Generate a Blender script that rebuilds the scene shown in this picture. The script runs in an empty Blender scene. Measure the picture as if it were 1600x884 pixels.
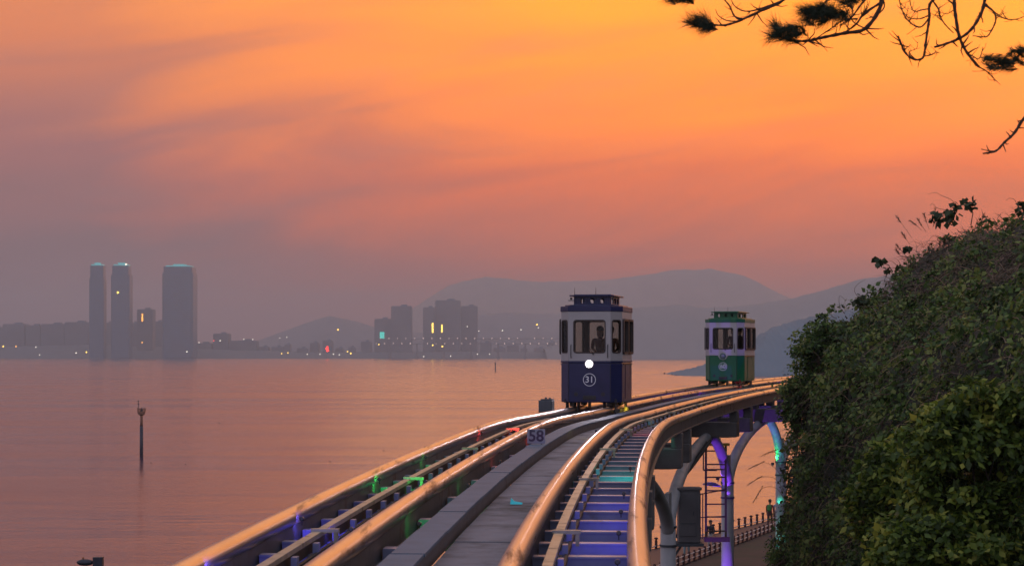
import bpy, bmesh, math, random
import numpy as np
from mathutils import Vector, Matrix, Quaternion

random.seed(7)
RNG = np.random.default_rng(11)
R = math.radians
SC = bpy.context.scene
COL = SC.collection

# ------------------------------------------------------------------ camera
EYE = 25.0                      # metres above the sea
FPX, HORIZ = 3000.0, 548.0      # focal length and horizon row in photograph pixels
cam_data = bpy.data.cameras.new('camera')
cam = bpy.data.objects.new('camera', cam_data)
COL.objects.link(cam)
cam.location = (0, 0, EYE)
cam.rotation_euler = (R(90), 0, 0)
cam_data.sensor_width = 36.0
cam_data.lens = 36.0 * FPX / 1600.0
cam_data.shift_y = (HORIZ - 442.0) / 1600.0
cam_data.clip_start = 0.1
cam_data.clip_end = 60000.0
cam_data.dof.use_dof = True
cam_data.dof.focus_distance = 58.0
cam_data.dof.aperture_fstop = 6.3
SC.camera = cam

# ------------------------------------------------------------------ exposure
SC.view_settings.view_transform = 'Standard'
SC.view_settings.look = 'None'
SC.view_settings.exposure = 0.0
SC.view_settings.gamma = 1.0
SC.view_settings.use_curve_mapping = False
SC.render.engine = 'CYCLES'
SC.cycles.use_denoising = True
SC.cycles.max_bounces = 8
SC.cycles.transparent_max_bounces = 24
SC.cycles.volume_bounces = 1
SC.cycles.sample_clamp_indirect = 4.0

# ------------------------------------------------------------------ sky (dusk, glow up and to the right of the view)
SUN_AZ, SUN_EL = 17.0, 13.0
world = bpy.data.worlds.new('World')
SC.world = world
world.use_nodes = True
wt = world.node_tree
wt.nodes.clear()

def wn(kind, **kw):
    n = wt.nodes.new(kind)
    for k, v in kw.items():
        setattr(n, k, v)
    return n

def wmath(op, a, b=None, c=None, clamp=False):
    n = wn('ShaderNodeMath', operation=op)
    n.use_clamp = clamp
    for i, x in enumerate((a, b, c)):
        if x is None:
            continue
        if isinstance(x, (int, float)):
            n.inputs[i].default_value = x
        else:
            wt.links.new(x, n.inputs[i])
    return n.outputs[0]

def wramp(fac, stops):
    n = wn('ShaderNodeValToRGB')
    cr = n.color_ramp
    cr.interpolation = 'EASE' if False else 'LINEAR'
    while len(cr.elements) > 1:
        cr.elements.remove(cr.elements[-1])
    for i, (p, c) in enumerate(stops):
        e = cr.elements[0] if i == 0 else cr.elements.new(p)
        e.position = p
        e.color = (*c, 1)
    wt.links.new(fac, n.inputs[0])
    return n.outputs[0]

def wmix(fac, a, b, blend='MIX'):
    n = wn('ShaderNodeMix', data_type='RGBA', blend_type=blend)
    if isinstance(fac, (int, float)):
        n.inputs[0].default_value = fac
    else:
        wt.links.new(fac, n.inputs[0])
    for i, x in ((6, a), (7, b)):
        if isinstance(x, tuple):
            n.inputs[i].default_value = (*x, 1)
        else:
            wt.links.new(x, n.inputs[i])
    return n.outputs[2]

tc = wn('ShaderNodeTexCoord')
sep = wn('ShaderNodeSeparateXYZ')
wt.links.new(tc.outputs['Generated'], sep.inputs[0])
dx, dy, dz = sep.outputs
el = wmath('ARCSINE', wmath('MINIMUM', wmath('MAXIMUM', dz, -1.0), 1.0))          # elevation, radians
az = wmath('ARCTAN2', dx, dy)                                                     # 0 ahead, + to the right
# drifting cloud bands: noise in (azimuth, elevation), stretched sideways and sloping down to the left
cmb = wn('ShaderNodeCombineXYZ')
wt.links.new(wmath('MULTIPLY', az, 5.0), cmb.inputs[0])
wt.links.new(wmath('SUBTRACT', wmath('MULTIPLY', el, 26.0), wmath('MULTIPLY', az, 3.4)), cmb.inputs[1])
nz = wn('ShaderNodeTexNoise')
nz.inputs['Scale'].default_value = 1.0
nz.inputs['Detail'].default_value = 4.0
nz.inputs['Roughness'].default_value = 0.5
nz.inputs['Distortion'].default_value = 0.6
wt.links.new(cmb.outputs[0], nz.inputs['Vector'])
cloud = wmath('SUBTRACT', nz.outputs[0], 0.5)
cmb2 = wn('ShaderNodeCombineXYZ')
wt.links.new(wmath('MULTIPLY', az, 9.0), cmb2.inputs[0])
wt.links.new(wmath('SUBTRACT', wmath('MULTIPLY', el, 60.0), wmath('MULTIPLY', az, 9.0)), cmb2.inputs[1])
nz2 = wn('ShaderNodeTexNoise')
nz2.inputs['Scale'].default_value = 1.0
nz2.inputs['Detail'].default_value = 5.0
nz2.inputs['Roughness'].default_value = 0.55
wt.links.new(cmb2.outputs[0], nz2.inputs['Vector'])
cloud2 = wmath('SUBTRACT', nz2.outputs[0], 0.5)
elw = wmath('ADD', el, wmath('ADD', wmath('MULTIPLY', cloud, 0.065), wmath('MULTIPLY', cloud2, 0.018)))
fe = wmath('DIVIDE', elw, math.pi / 2, clamp=True)
D = 1 / 90.0
warm = wramp(fe, [(0.0, (0.46, 0.12, 0.075)), (2.5 * D, (0.72, 0.135, 0.05)), (5.0 * D, (1.30, 0.21, 0.01)),
                  (7.5 * D, (1.85, 0.41, 0.0)), (10.5 * D, (2.0, 0.57, 0.0)), (16 * D, (2.2, 0.60, 0.05)),
                  (28 * D, (1.2, 0.62, 0.30)), (50 * D, (0.48, 0.45, 0.50)), (1.0, (0.55, 0.60, 0.80))])
cold = wramp(fe, [(0.0, (0.25, 0.14, 0.15)), (3 * D, (0.26, 0.14, 0.15)), (6 * D, (0.44, 0.165, 0.15)),
                  (9.0 * D, (0.90, 0.26, 0.10)), (12 * D, (1.02, 0.31, 0.10)), (20 * D, (0.55, 0.34, 0.27)),
                  (40 * D, (0.44, 0.42, 0.50)), (1.0, (0.55, 0.60, 0.80))])
back = wramp(fe, [(0.0, (0.60, 0.55, 0.66)), (15 * D, (0.76, 0.70, 0.84)), (45 * D, (0.68, 0.68, 0.86)), (1.0, (0.55, 0.60, 0.80))])
daz = wmath('SUBTRACT', az, R(SUN_AZ))
cosd = wmath('COSINE', daz)
wside = wmath('SUBTRACT', az, R(-13.0))
wside = wmath('ADD', wmath('DIVIDE', wside, R(27.0)), wmath('MULTIPLY', cloud, 0.7))
# warm within about 30 degrees of the glow, fading the same way on both its sides
gl = wmath('DIVIDE', wmath('SUBTRACT', wmath('ADD', cosd, wmath('MULTIPLY', cloud, 0.10)), 0.875), 0.115, clamp=True)
gl = wmath('SMOOTH_MIN', gl, 1.0, 0.2)
front = wmath('DIVIDE', wmath('ADD', cosd, 0.35), 1.15, clamp=True)
skyc = wmix(front, back, cold)
skyc = wmix(gl, skyc, warm)
# thin mauve cloud veils
veil = wmath('MULTIPLY', wmath('MAXIMUM', wmath('ADD', cloud2, wmath('MULTIPLY', cloud, -0.7)), 0.0), 0.85, clamp=True)
veil = wmath('MULTIPLY', veil, wmath('SUBTRACT', 1.0, wmath('MULTIPLY', gl, 0.6)))
skyc = wmix(veil, skyc, (0.46, 0.20, 0.19))
nish = wn('ShaderNodeTexSky', sky_type='NISHITA')
nish.sun_disc = False
nish.sun_elevation = R(4.0)
nish.sun_rotation = R(SUN_AZ)
nish.dust_density = 4.0
bg1 = wn('ShaderNodeBackground')
wt.links.new(skyc, bg1.inputs[0])
bg1.inputs[1].default_value = 1.0
bg2 = wn('ShaderNodeBackground')
wt.links.new(nish.outputs[0], bg2.inputs[0])
bg2.inputs[1].default_value = 0.002
addb = wn('ShaderNodeAddShader')
wt.links.new(bg1.outputs[0], addb.inputs[0])
wt.links.new(bg2.outputs[0], addb.inputs[1])
wo = wn('ShaderNodeOutputWorld')
wt.links.new(addb.outputs[0], wo.inputs[0])

# ------------------------------------------------------------------ sun, low behind thin cloud
sl = bpy.data.lights.new('sun', 'SUN')
sl.energy = 0.22
sl.angle = R(45)
sl.color = (1.0, 0.62, 0.30)
sun = bpy.data.objects.new('sun', sl)
COL.objects.link(sun)
sd = Vector((math.sin(R(SUN_AZ)) * math.cos(R(SUN_EL)), math.cos(R(SUN_AZ)) * math.cos(R(SUN_EL)), math.sin(R(SUN_EL))))
sun.rotation_euler = sd.to_track_quat('Z', 'Y').to_euler()

# ================================================================== helpers
def PX(u, v, d):
    """point seen at photograph pixel (u, v) and standing d metres ahead"""
    return Vector(((u - 800.0) * d / FPX, d, EYE + (HORIZ - v) * d / FPX))

def lin(r, g, b):
    return tuple(((c / 255 + 0.055) / 1.055) ** 2.4 if c > 10 else c / 255 / 12.92 for c in (r, g, b))

MATS = {}
def material(name, color, rough=0.6, metal=0.0, var=0.15, scale=6.0, bump=0.0, bscale=30.0, second=None, coat=0.0, spec=0.5, mask=(0.45, 0.65), stretch=None):
    if name in MATS:
        return MATS[name]
    m = bpy.data.materials.new(name)
    m.use_nodes = True
    nt = m.node_tree
    b = nt.nodes['Principled BSDF']
    b.inputs['Roughness'].default_value = rough
    b.inputs['Metallic'].default_value = metal
    b.inputs['Coat Weight'].default_value = coat
    b.inputs['Specular IOR Level'].default_value = spec
    geo = nt.nodes.new('ShaderNodeNewGeometry')
    n = nt.nodes.new('ShaderNodeTexNoise')
    n.inputs['Scale'].default_value = scale
    n.inputs['Detail'].default_value = 5
    n.inputs['Roughness'].default_value = 0.6
    posn = geo.outputs['Position']
    if stretch:
        mpn = nt.nodes.new('ShaderNodeMapping')
        mpn.inputs['Scale'].default_value = stretch
        nt.links.new(posn, mpn.inputs['Vector'])
        posn = mpn.outputs[0]
    nt.links.new(posn, n.inputs['Vector'])
    rp = nt.nodes.new('ShaderNodeValToRGB')
    lo = tuple(max(0, c * (1 - var)) for c in color)
    hi = tuple(min(1, c * (1 + var)) for c in color)
    rp.color_ramp.elements[0].position = 0.3
    rp.color_ramp.elements[0].color = (*lo, 1)
    rp.color_ramp.elements[1].position = 0.7
    rp.color_ramp.elements[1].color = (*hi, 1)
    nt.links.new(n.outputs[0], rp.inputs[0])
    outc = rp.outputs[0]
    if second:
        n2 = nt.nodes.new('ShaderNodeTexNoise')
        n2.inputs['Scale'].default_value = scale * 0.6
        n2.inputs['Detail'].default_value = 6
        n2.inputs['Roughness'].default_value = 0.65
        nt.links.new(posn, n2.inputs['Vector'])
        r2 = nt.nodes.new('ShaderNodeValToRGB')
        r2.color_ramp.elements[0].position = mask[0]
        r2.color_ramp.elements[0].color = (0, 0, 0, 1)
        r2.color_ramp.elements[1].position = mask[1]
        r2.color_ramp.elements[1].color = (1, 1, 1, 1)
        nt.links.new(n2.outputs[0], r2.inputs[0])
        mx = nt.nodes.new('ShaderNodeMix')
        mx.data_type = 'RGBA'
        nt.links.new(r2.outputs[0], mx.inputs[0])
        nt.links.new(outc, mx.inputs[6])
        mx.inputs[7].default_value = (*second, 1)
        outc = mx.outputs[2]
        rr = nt.nodes.new('ShaderNodeMapRange')
        rr.inputs['To Min'].default_value = rough
        rr.inputs['To Max'].default_value = min(1, rough + 0.3)
        nt.links.new(r2.outputs[0], rr.inputs[0])
        nt.links.new(rr.outputs[0], b.inputs['Roughness'])
    nt.links.new(outc, b.inputs['Base Color'])
    if bump > 0:
        nb = nt.nodes.new('ShaderNodeTexNoise')
        nb.inputs['Scale'].default_value = bscale
        nb.inputs['Detail'].default_value = 4
        nt.links.new(geo.outputs['Position'], nb.inputs['Vector'])
        bp = nt.nodes.new('ShaderNodeBump')
        bp.inputs['Strength'].default_value = bump
        bp.inputs['Distance'].default_value = 0.02
        nt.links.new(nb.outputs[0], bp.inputs['Height'])
        nt.links.new(bp.outputs[0], b.inputs['Normal'])
    MATS[name] = m
    return m

def glow(name, color, strength):
    if name in MATS:
        return MATS[name]
    m = bpy.data.materials.new(name)
    m.use_nodes = True
    nt = m.node_tree
    b = nt.nodes['Principled BSDF']
    b.inputs['Base Color'].default_value = (*color, 1)
    b.inputs['Emission Color'].default_value = (*color, 1)
    b.inputs['Emission Strength'].default_value = strength
    MATS[name] = m
    return m

def leafmat(name, stops, trans=0.35, rough=0.55):
    if name in MATS:
        return MATS[name]
    m = bpy.data.materials.new(name)
    m.use_nodes = True
    nt = m.node_tree
    nt.nodes.clear()
    geo = nt.nodes.new('ShaderNodeNewGeometry')
    rp = nt.nodes.new('ShaderNodeValToRGB')
    cr = rp.color_ramp
    while len(cr.elements) > 1:
        cr.elements.remove(cr.elements[-1])
    for i, (p, c) in enumerate(stops):
        e = cr.elements[0] if i == 0 else cr.elements.new(p)
        e.position = p
        e.color = (*c, 1)
    # leaf-to-leaf variation plus patches a metre or two across
    n = nt.nodes.new('ShaderNodeTexNoise')
    n.inputs['Scale'].default_value = 0.8
    n.inputs['Detail'].default_value = 3
    nt.links.new(geo.outputs['Position'], n.inputs['Vector'])
    ma = nt.nodes.new('ShaderNodeMath')
    ma.operation = 'MULTIPLY_ADD'
    nt.links.new(n.outputs[0], ma.inputs[0])
    ma.inputs[1].default_value = 2.2
    ma.inputs[2].default_value = -1.12
    mb = nt.nodes.new('ShaderNodeMath')
    mb.operation = 'ADD'
    mb.use_clamp = True
    nt.links.new(ma.outputs[0], mb.inputs[0])
    nt.links.new(geo.outputs['Random Per Island'], mb.inputs[1])
    nt.links.new(mb.outputs[0], rp.inputs[0])
    p = nt.nodes.new('ShaderNodeBsdfPrincipled')
    p.inputs['Roughness'].default_value = rough
    p.inputs['Specular IOR Level'].default_value = 0.35
    nt.links.new(rp.outputs[0], p.inputs['Base Color'])
    t = nt.nodes.new('ShaderNodeBsdfTranslucent')
    nt.links.new(rp.outputs[0], t.inputs['Color'])
    mx = nt.nodes.new('ShaderNodeMixShader')
    mx.inputs[0].default_value = trans
    nt.links.new(p.outputs[0], mx.inputs[1])
    nt.links.new(t.outputs[0], mx.inputs[2])
    o = nt.nodes.new('ShaderNodeOutputMaterial')
    nt.links.new(mx.outputs[0], o.inputs[0])
    MATS[name] = m
    return m

def tag(o, label=None, cat=None, group=None, kind=None):
    if label: o['label'] = label
    if cat: o['category'] = cat
    if group: o['group'] = group
    if kind: o['kind'] = kind
    return o

def empty(name, loc=(0, 0, 0), rz=0.0):
    o = bpy.data.objects.new(name, None)
    COL.objects.link(o)
    o.empty_display_size = 0.2
    o.location = loc
    o.rotation_euler = (0, 0, rz)
    return o

def link(name, me, mat, parent=None, world=False, smooth=False):
    if mat is not None and not me.materials:
        for m in (mat if isinstance(mat, (list, tuple)) else [mat]):
            me.materials.append(m)
    if smooth:
        me.polygons.foreach_set('use_smooth', [True] * len(me.polygons))
    o = bpy.data.objects.new(name, me)
    COL.objects.link(o)
    if parent is not None:
        o.parent = parent
        if world:                       # mesh given in world coordinates, parents carry no rotation
            off = Vector((0, 0, 0))
            p = parent
            while p is not None:
                off += Vector(p.location)
                p = p.parent
            o.location = -off
    return o

class MB:
    """collects simple shapes into one mesh"""
    def __init__(self):
        self.v, self.f, self.mi = [], [], []
    def add(self, vs, fs, mi=0):
        b = len(self.v)
        self.v += [tuple(x) for x in vs]
        self.f += [tuple(b + i for i in f) for f in fs]
        self.mi += [mi] * len(fs)
        return self
    def box(self, c, s, rz=0.0, mi=0, M=None):
        hx, hy, hz = s[0] / 2, s[1] / 2, s[2] / 2
        cs, sn = math.cos(rz), math.sin(rz)
        vs = []
        for z in (-hz, hz):
            for x, y in ((-hx, -hy), (hx, -hy), (hx, hy), (-hx, hy)):
                p = Vector((x * cs - y * sn, x * sn + y * cs, z))
                if M is not None:
                    p = M @ Vector((x, y, z))
                vs.append((c[0] + p[0], c[1] + p[1], c[2] + p[2]))
        return self.add(vs, [(3, 2, 1, 0), (4, 5, 6, 7), (0, 1, 5, 4), (1, 2, 6, 5), (2, 3, 7, 6), (3, 0, 4, 7)], mi)
    def bar(self, a, b, w, h, mi=0, up=(0, 0, 1)):
        a, b = Vector(a), Vector(b)
        d = (b - a).normalized()
        upv = Vector(up)
        if abs(d.dot(upv)) > 0.98:
            upv = Vector((0, 1, 0))
        r = d.cross(upv).normalized()
        u = r.cross(d)
        vs = []
        for p in (a, b):
            for s, t in ((-1, -1), (1, -1), (1, 1), (-1, 1)):
                vs.append(p + r * (s * w / 2) + u * (t * h / 2))
        return self.add(vs, [(3, 2, 1, 0), (4, 5, 6, 7), (0, 1, 5, 4), (1, 2, 6, 5), (2, 3, 7, 6), (3, 0, 4, 7)], mi)
    def prism(self, poly, z0, z1, mi=0):
        n = len(poly)
        vs = [(x, y, z0) for x, y in poly] + [(x, y, z1) for x, y in poly]
        fs = [tuple(range(n - 1, -1, -1)), tuple(range(n, 2 * n))]
        fs += [(i, (i + 1) % n, n + (i + 1) % n, n + i) for i in range(n)]
        return self.add(vs, fs, mi)
    def cyl(self, a, b, r0, r1=None, seg=12, mi=0):
        return self.tube([a, b], [r0, r0 if r1 is None else r1], seg, mi)
    def tube(self, pts, rad, seg=8, mi=0, caps=True):
        pts = [Vector(p) for p in pts]
        n = len(pts)
        if not isinstance(rad, (list, tuple, np.ndarray)):
            rad = [rad] * n
        vs, fs = [], []
        prev = None
        for i, p in enumerate(pts):
            d = (pts[min(i + 1, n - 1)] - pts[max(i - 1, 0)])
            d = d.normalized() if d.length > 1e-9 else Vector((0, 0, 1))
            if prev is None:
                ref = Vector((0, 0, 1)) if abs(d.z) < 0.9 else Vector((1, 0, 0))
                x = d.cross(ref).normalized()
            else:
                x = (prev - d * prev.dot(d))
                x = x.normalized() if x.length > 1e-6 else d.orthogonal().normalized()
            prev = x
            y = d.cross(x)
            for k in range(seg):
                a = 2 * math.pi * k / seg
                vs.append(p + (x * math.cos(a) + y * math.sin(a)) * rad[i])
        for i in range(n - 1):
            for k in range(seg):
                k2 = (k + 1) % seg
                fs.append((i * seg + k, i * seg + k2, (i + 1) * seg + k2, (i + 1) * seg + k))
        if caps:
            fs.append(tuple(range(seg - 1, -1, -1)))
            fs.append(tuple((n - 1) * seg + k for k in range(seg)))
        return self.add(vs, fs, mi)
    def lathe(self, prof, c=(0, 0, 0), seg=16, mi=0):
        vs, fs = [], []
        for r, z in prof:
            for k in range(seg):
                a = 2 * math.pi * k / seg
                vs.append((c[0] + r * math.cos(a), c[1] + r * math.sin(a), c[2] + z))
        n = len(prof)
        for i in range(n - 1):
            for k in range(seg):
                k2 = (k + 1) % seg
                fs.append((i * seg + k, i * seg + k2, (i + 1) * seg + k2, (i + 1) * seg + k))
        fs.append(tuple(range(seg - 1, -1, -1)))
        fs.append(tuple((n - 1) * seg + k for k in range(seg)))
        return self.add(vs, fs, mi)
    def sphere(self, c, r, seg=10, rings=6, sc=(1, 1, 1), mi=0):
        vs, fs = [], []
        for i in range(rings + 1):
            t = math.pi * i / rings
            for k in range(seg):
                a = 2 * math.pi * k / seg
                rr = max(1e-4, math.sin(t))
                vs.append((c[0] + sc[0] * r * rr * math.cos(a), c[1] + sc[1] * r * rr * math.sin(a), c[2] - sc[2] * r * math.cos(t)))
        for i in range(rings):
            for k in range(seg):
                k2 = (k + 1) % seg
                fs.append((i * seg + k, i * seg + k2, (i + 1) * seg + k2, (i + 1) * seg + k))
        return self.add(vs, fs, mi)
    def mesh(self, name):
        me = bpy.data.meshes.new(name)
        me.from_pydata(self.v, [], self.f)
        if any(self.mi):
            me.polygons.foreach_set('material_index', self.mi)
        me.update()
        return me
    def build(self, name, mat, parent=None, world=False, smooth=False, bevel=0.0):
        o = link(name, self.mesh(name), mat, parent, world, smooth)
        if bevel:
            b = o.modifiers.new('bevel', 'BEVEL')
            b.width = bevel
            b.segments = 2
            b.limit_method = 'ANGLE'
            b.angle_limit = R(35)
        return o

def np_mesh(name, verts, faces_flat, per, mat, parent=None, world=False):
    """big mesh from numpy arrays, every face with `per` corners"""
    me = bpy.data.meshes.new(name)
    nv, nf = len(verts), len(faces_flat) // per
    me.vertices.add(nv)
    me.vertices.foreach_set('co', np.ascontiguousarray(verts, dtype=np.float32).ravel())
    me.loops.add(nf * per)
    me.loops.foreach_set('vertex_index', np.ascontiguousarray(faces_flat, dtype=np.int32))
    me.polygons.add(nf)
    me.polygons.foreach_set('loop_start', np.arange(0, nf * per, per, dtype=np.int32))
    me.update(calc_edges=True)
    return link(name, me, mat, parent, world)

def interp(pts, x):
    xs, ys = zip(*pts)
    return float(np.interp(x, xs, ys))

def vnoise(x, y, seed=0):
    """cheap smooth noise, -1..1"""
    return (np.sin(x * 1.3 + y * 0.7 + seed) * 0.35 + np.sin(x * 2.9 - y * 2.1 + seed * 2.3) * 0.3 +
            np.sin(x * 5.3 + y * 6.1 + seed * 1.7) * 0.2 + np.sin(-x * 9.7 + y * 8.3 + seed * 0.7) * 0.15)

# ================================================================== far setting: sea, shore, hills
def sea_material():
    m = bpy.data.materials.new('sea_water')
    m.use_nodes = True
    nt = m.node_tree
    b = nt.nodes['Principled BSDF']
    b.inputs['Base Color'].default_value = (0.045, 0.022, 0.060, 1)
    b.inputs['Roughness'].default_value = 0.16
    b.inputs['IOR'].default_value = 1.333
    b.inputs['Specular IOR Level'].default_value = 1.0
    geo = nt.nodes.new('ShaderNodeNewGeometry')
    last = None
    for sx, sy, dist, st, det in ((0.011, 0.035, 3.0, 0.22, 3), (0.09, 0.26, 0.5, 0.42, 4), (0.7, 1.6, 0.10, 0.75, 3)):
        mp = nt.nodes.new('ShaderNodeMapping')
        mp.inputs['Scale'].default_value = (sx, sy, 1)
        mp.inputs['Rotation'].default_value = (0, 0, R(9))
        nt.links.new(geo.outputs['Position'], mp.inputs['Vector'])
        n = nt.nodes.new('ShaderNodeTexNoise')
        n.inputs['Scale'].default_value = 1.0
        n.inputs['Detail'].default_value = det
        nt.links.new(mp.outputs[0], n.inputs['Vector'])
        bp = nt.nodes.new('ShaderNodeBump')
        bp.inputs['Strength'].default_value = st
        bp.inputs['Distance'].default_value = dist
        nt.links.new(n.outputs[0], bp.inputs['Height'])
        if last is not None:
            nt.links.new(last, bp.inputs['Normal'])
        last = bp.outputs[0]
    nt.links.new(last, b.inputs['Normal'])
    # slicks: long smoother and rougher streaks
    mp = nt.nodes.new('ShaderNodeMapping')
    mp.inputs['Scale'].default_value = (0.004, 0.02, 1)
    nt.links.new(geo.outputs['Position'], mp.inputs['Vector'])
    n = nt.nodes.new('ShaderNodeTexNoise')
    n.inputs['Detail'].default_value = 5
    n.inputs['Scale'].default_value = 1.0
    nt.links.new(mp.outputs[0], n.inputs['Vector'])
    rr = nt.nodes.new('ShaderNodeMapRange')
    rr.inputs['From Min'].default_value = 0.35
    rr.inputs['From Max'].default_value = 0.65
    rr.inputs['To Min'].default_value = 0.12
    rr.inputs['To Max'].default_value = 0.22
    nt.links.new(n.outputs[0], rr.inputs[0])
    nt.links.new(rr.outputs[0], b.inputs['Roughness'])
    return m

sm = MB()
sm.add([(-9000, -1500, 0), (9000, -1500, 0), (9000, 12500, 0), (-9000, 12500, 0)], [(0, 1, 2, 3)])
tag(sm.build('sea', sea_material()), kind='structure')

def hill(name, contour, d, depth, color, seed, rough=0.0, toe=None):
    """a ridge whose skyline follows the contour (pixel, at its crest distance)"""
    us = np.linspace(contour[0][0], contour[-1][0], 260)
    tt = np.linspace(0, 1, 15)
    dc = d + depth * 0.5
    vs, fs = [], []
    for i, u in enumerate(us):
        vtop = interp(contour, u)
        h = max(0.0, EYE + (HORIZ - vtop) * dc / FPX)
        x = (u - 800.0) * dc / FPX
        for t in tt:
            y = d + depth * t
            prof = math.sin(math.pi * min(1, max(0, t))) ** 0.75
            zz = h * prof
            if 0 < t < 1:
                zz += (vnoise(x * 0.004, y * 0.006, seed) * 0.12 + vnoise(x * 0.02, y * 0.02, seed + 3) * 0.04) * h * prof * (1 - prof) * 2
                zz += vnoise(x * 0.012, y * 0.01, seed + 8) * h * 0.012 * prof
                zz += rough * vnoise(x * 0.35, y * 0.3, seed + 5) * prof
            vs.append((x, y, max(-1.0, zz if 0 < t < 1 else -0.5)))
    m = len(tt)
    for i in range(len(us) - 1):
        for j in range(m - 1):
            fs.append((i * m + j, (i + 1) * m + j, (i + 1) * m + j + 1, i * m + j + 1))
    b = MB()
    b.add(vs, fs)
    mat = material(name + '_slope_tint', color, 0.95, var=0.10, scale=0.02, spec=0.1)
    return tag(b.build(name, mat, smooth=True), kind='structure')

hill('far_mountains', [(600, 520), (650, 478), (700, 446), (760, 432), (850, 441), (930, 438), (1000, 431), (1060, 421), (1110, 420), (1160, 430), (1200, 449), (1260, 478), (1340, 500), (1500, 520)], 7950, 800, (0.36, 0.27, 0.23), 1.0)  # this and the next two ridges are coloured paler in place of thicker haze
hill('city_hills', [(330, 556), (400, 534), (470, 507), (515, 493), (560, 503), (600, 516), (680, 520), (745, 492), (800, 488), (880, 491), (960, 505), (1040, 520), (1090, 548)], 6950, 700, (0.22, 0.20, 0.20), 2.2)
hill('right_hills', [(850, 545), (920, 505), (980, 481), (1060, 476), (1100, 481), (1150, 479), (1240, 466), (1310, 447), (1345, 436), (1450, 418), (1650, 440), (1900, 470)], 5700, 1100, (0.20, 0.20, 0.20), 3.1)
hill('headland', [(1045, 587), (1068, 579), (1100, 572), (1140, 549), (1180, 528), (1210, 511), (1260, 497), (1300, 489), (1400, 470), (1600, 476), (1900, 500)], 1900, 260, (0.12, 0.17, 0.21), 4.7, rough=2.6)  # base colour paled and blued to stand in for haze
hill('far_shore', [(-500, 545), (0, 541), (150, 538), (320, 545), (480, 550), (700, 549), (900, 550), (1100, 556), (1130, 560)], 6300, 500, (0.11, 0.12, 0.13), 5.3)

# ================================================================== far city
def tower_top(u0, u1, vtop, d):
    return (u0 - 800) * d / FPX, (u1 - 800) * d / FPX, EYE + (HORIZ - vtop) * d / FPX

m_glass_tower = material('tower_glass', (0.01, 0.07, 0.14), 0.35, 0.0, var=0.2, scale=0.05)
m_tower_band = material('tower_spandrel', (0.07, 0.13, 0.19), 0.6, var=0.1, scale=0.05)
m_conc_far = material('far_concrete', (0.13, 0.13, 0.14), 0.8, var=0.2, scale=0.03)
m_crown = glow('crown_light', (0.10, 0.55, 0.55), 0.55)
m_yel = glow('amber_light', (1.0, 0.62, 0.08), 5.0)
m_wht = glow('pale_light', (1.0, 0.92, 0.72), 2.6)
m_red = glow('red_light', (1.0, 0.03, 0.02), 4.0)
m_org = glow('orange_light', (1.0, 0.40, 0.05), 3.5)
m_teal = glow('teal_light', (0.05, 0.75, 0.60), 1.2)

def skyscraper(u0, u1, vtop, d, label, crown_w=0.75, crown_h=10, lit=None, steps=((1.0, 0.0), (0.9, 0.86))):
    x0, x1, zt = tower_top(u0, u1, vtop, d)
    w = x1 - x0
    root = empty('skyscraper', ((x0 + x1) / 2, d + w / 2, 0))
    tag(root, label, 'skyscraper', 'far glass skyscrapers')
    body = MB()
    hh = zt - crown_h
    segs = [s for s in steps] + [(0, 1.0)]
    for i in range(len(steps)):
        wf, a = segs[i]
        b_ = segs[i + 1][1]
        ww = w * wf
        c = ww * 0.07
        poly = [(-ww / 2 + c, -ww / 2), (ww / 2 - c, -ww / 2), (ww / 2, -ww / 2 + c), (ww / 2, ww / 2 - c), (ww / 2 - c, ww / 2), (-ww / 2 + c, ww / 2), (-ww / 2, ww / 2 - c), (-ww / 2, -ww / 2 + c)]
        body.prism(poly, max(2.0, a * hh), b_ * hh)
    body.build('facade', m_glass_tower, root)
    band = MB()
    wf0 = steps[0][0]
    ztop0 = (steps[1][1] if len(steps) > 1 else 1.0) * hh
    z = 14.0
    while z < ztop0 - 4:
        ww = w * wf0 * 1.012
        c = ww * 0.07
        poly = [(-ww / 2 + c, -ww / 2), (ww / 2 - c, -ww / 2), (ww / 2, -ww / 2 + c), (ww / 2, ww / 2 - c), (ww / 2 - c, ww / 2), (-ww / 2 + c, ww / 2), (-ww / 2, ww / 2 - c), (-ww / 2, -ww / 2 + c)]
        band.prism(poly, z, z + 1.6)
        z += 7.0
    tag(band.build('floor_bands', m_tower_band, root), kind='stuff')
    cr = MB()
    cw = w * crown_w
    k = cw * 0.25
    cr.prism([(-cw / 2, -cw / 2), (cw / 2, -cw / 2), (cw / 2, cw / 2), (-cw / 2, cw / 2)], hh, hh + crown_h * 0.45)
    cr.prism([(-cw / 2 + k, -cw / 2 + k), (cw / 2 - k, -cw / 2 + k), (cw / 2 - k, cw / 2 - k), (-cw / 2 + k, cw / 2 - k)], hh + crown_h * 0.45, hh + crown_h)
    cr.build('crown', m_crown, root)
    if lit:
        for (uu, vv, mt, r) in lit:
            p = PX(uu, vv, d)
            lb = MB()
            lb.sphere((p.x - root.location.x, -w / 2 - 1.0, p.z), r, 8, 5)
            lb.build('lamp', mt, root)
    return root

skyscraper(139, 162, 410, 6250, 'slim hazy tower with teal crown, leftmost of the three tall towers', lit=None)
skyscraper(173, 202, 410, 6250, 'middle tall tower with one yellow lamp halfway up its front', lit=[(184, 457, m_yel, 3.4), (197, 413, m_wht, 3.2)], steps=((1.0, 0.0), (0.88, 0.90)))
sk = skyscraper(253, 301, 412, 6250, 'broad twin-crowned tower, widest of the three tall towers', crown_w=0.78, crown_h=9, steps=((1.0, 0.0), (0.93, 0.93)))

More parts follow.
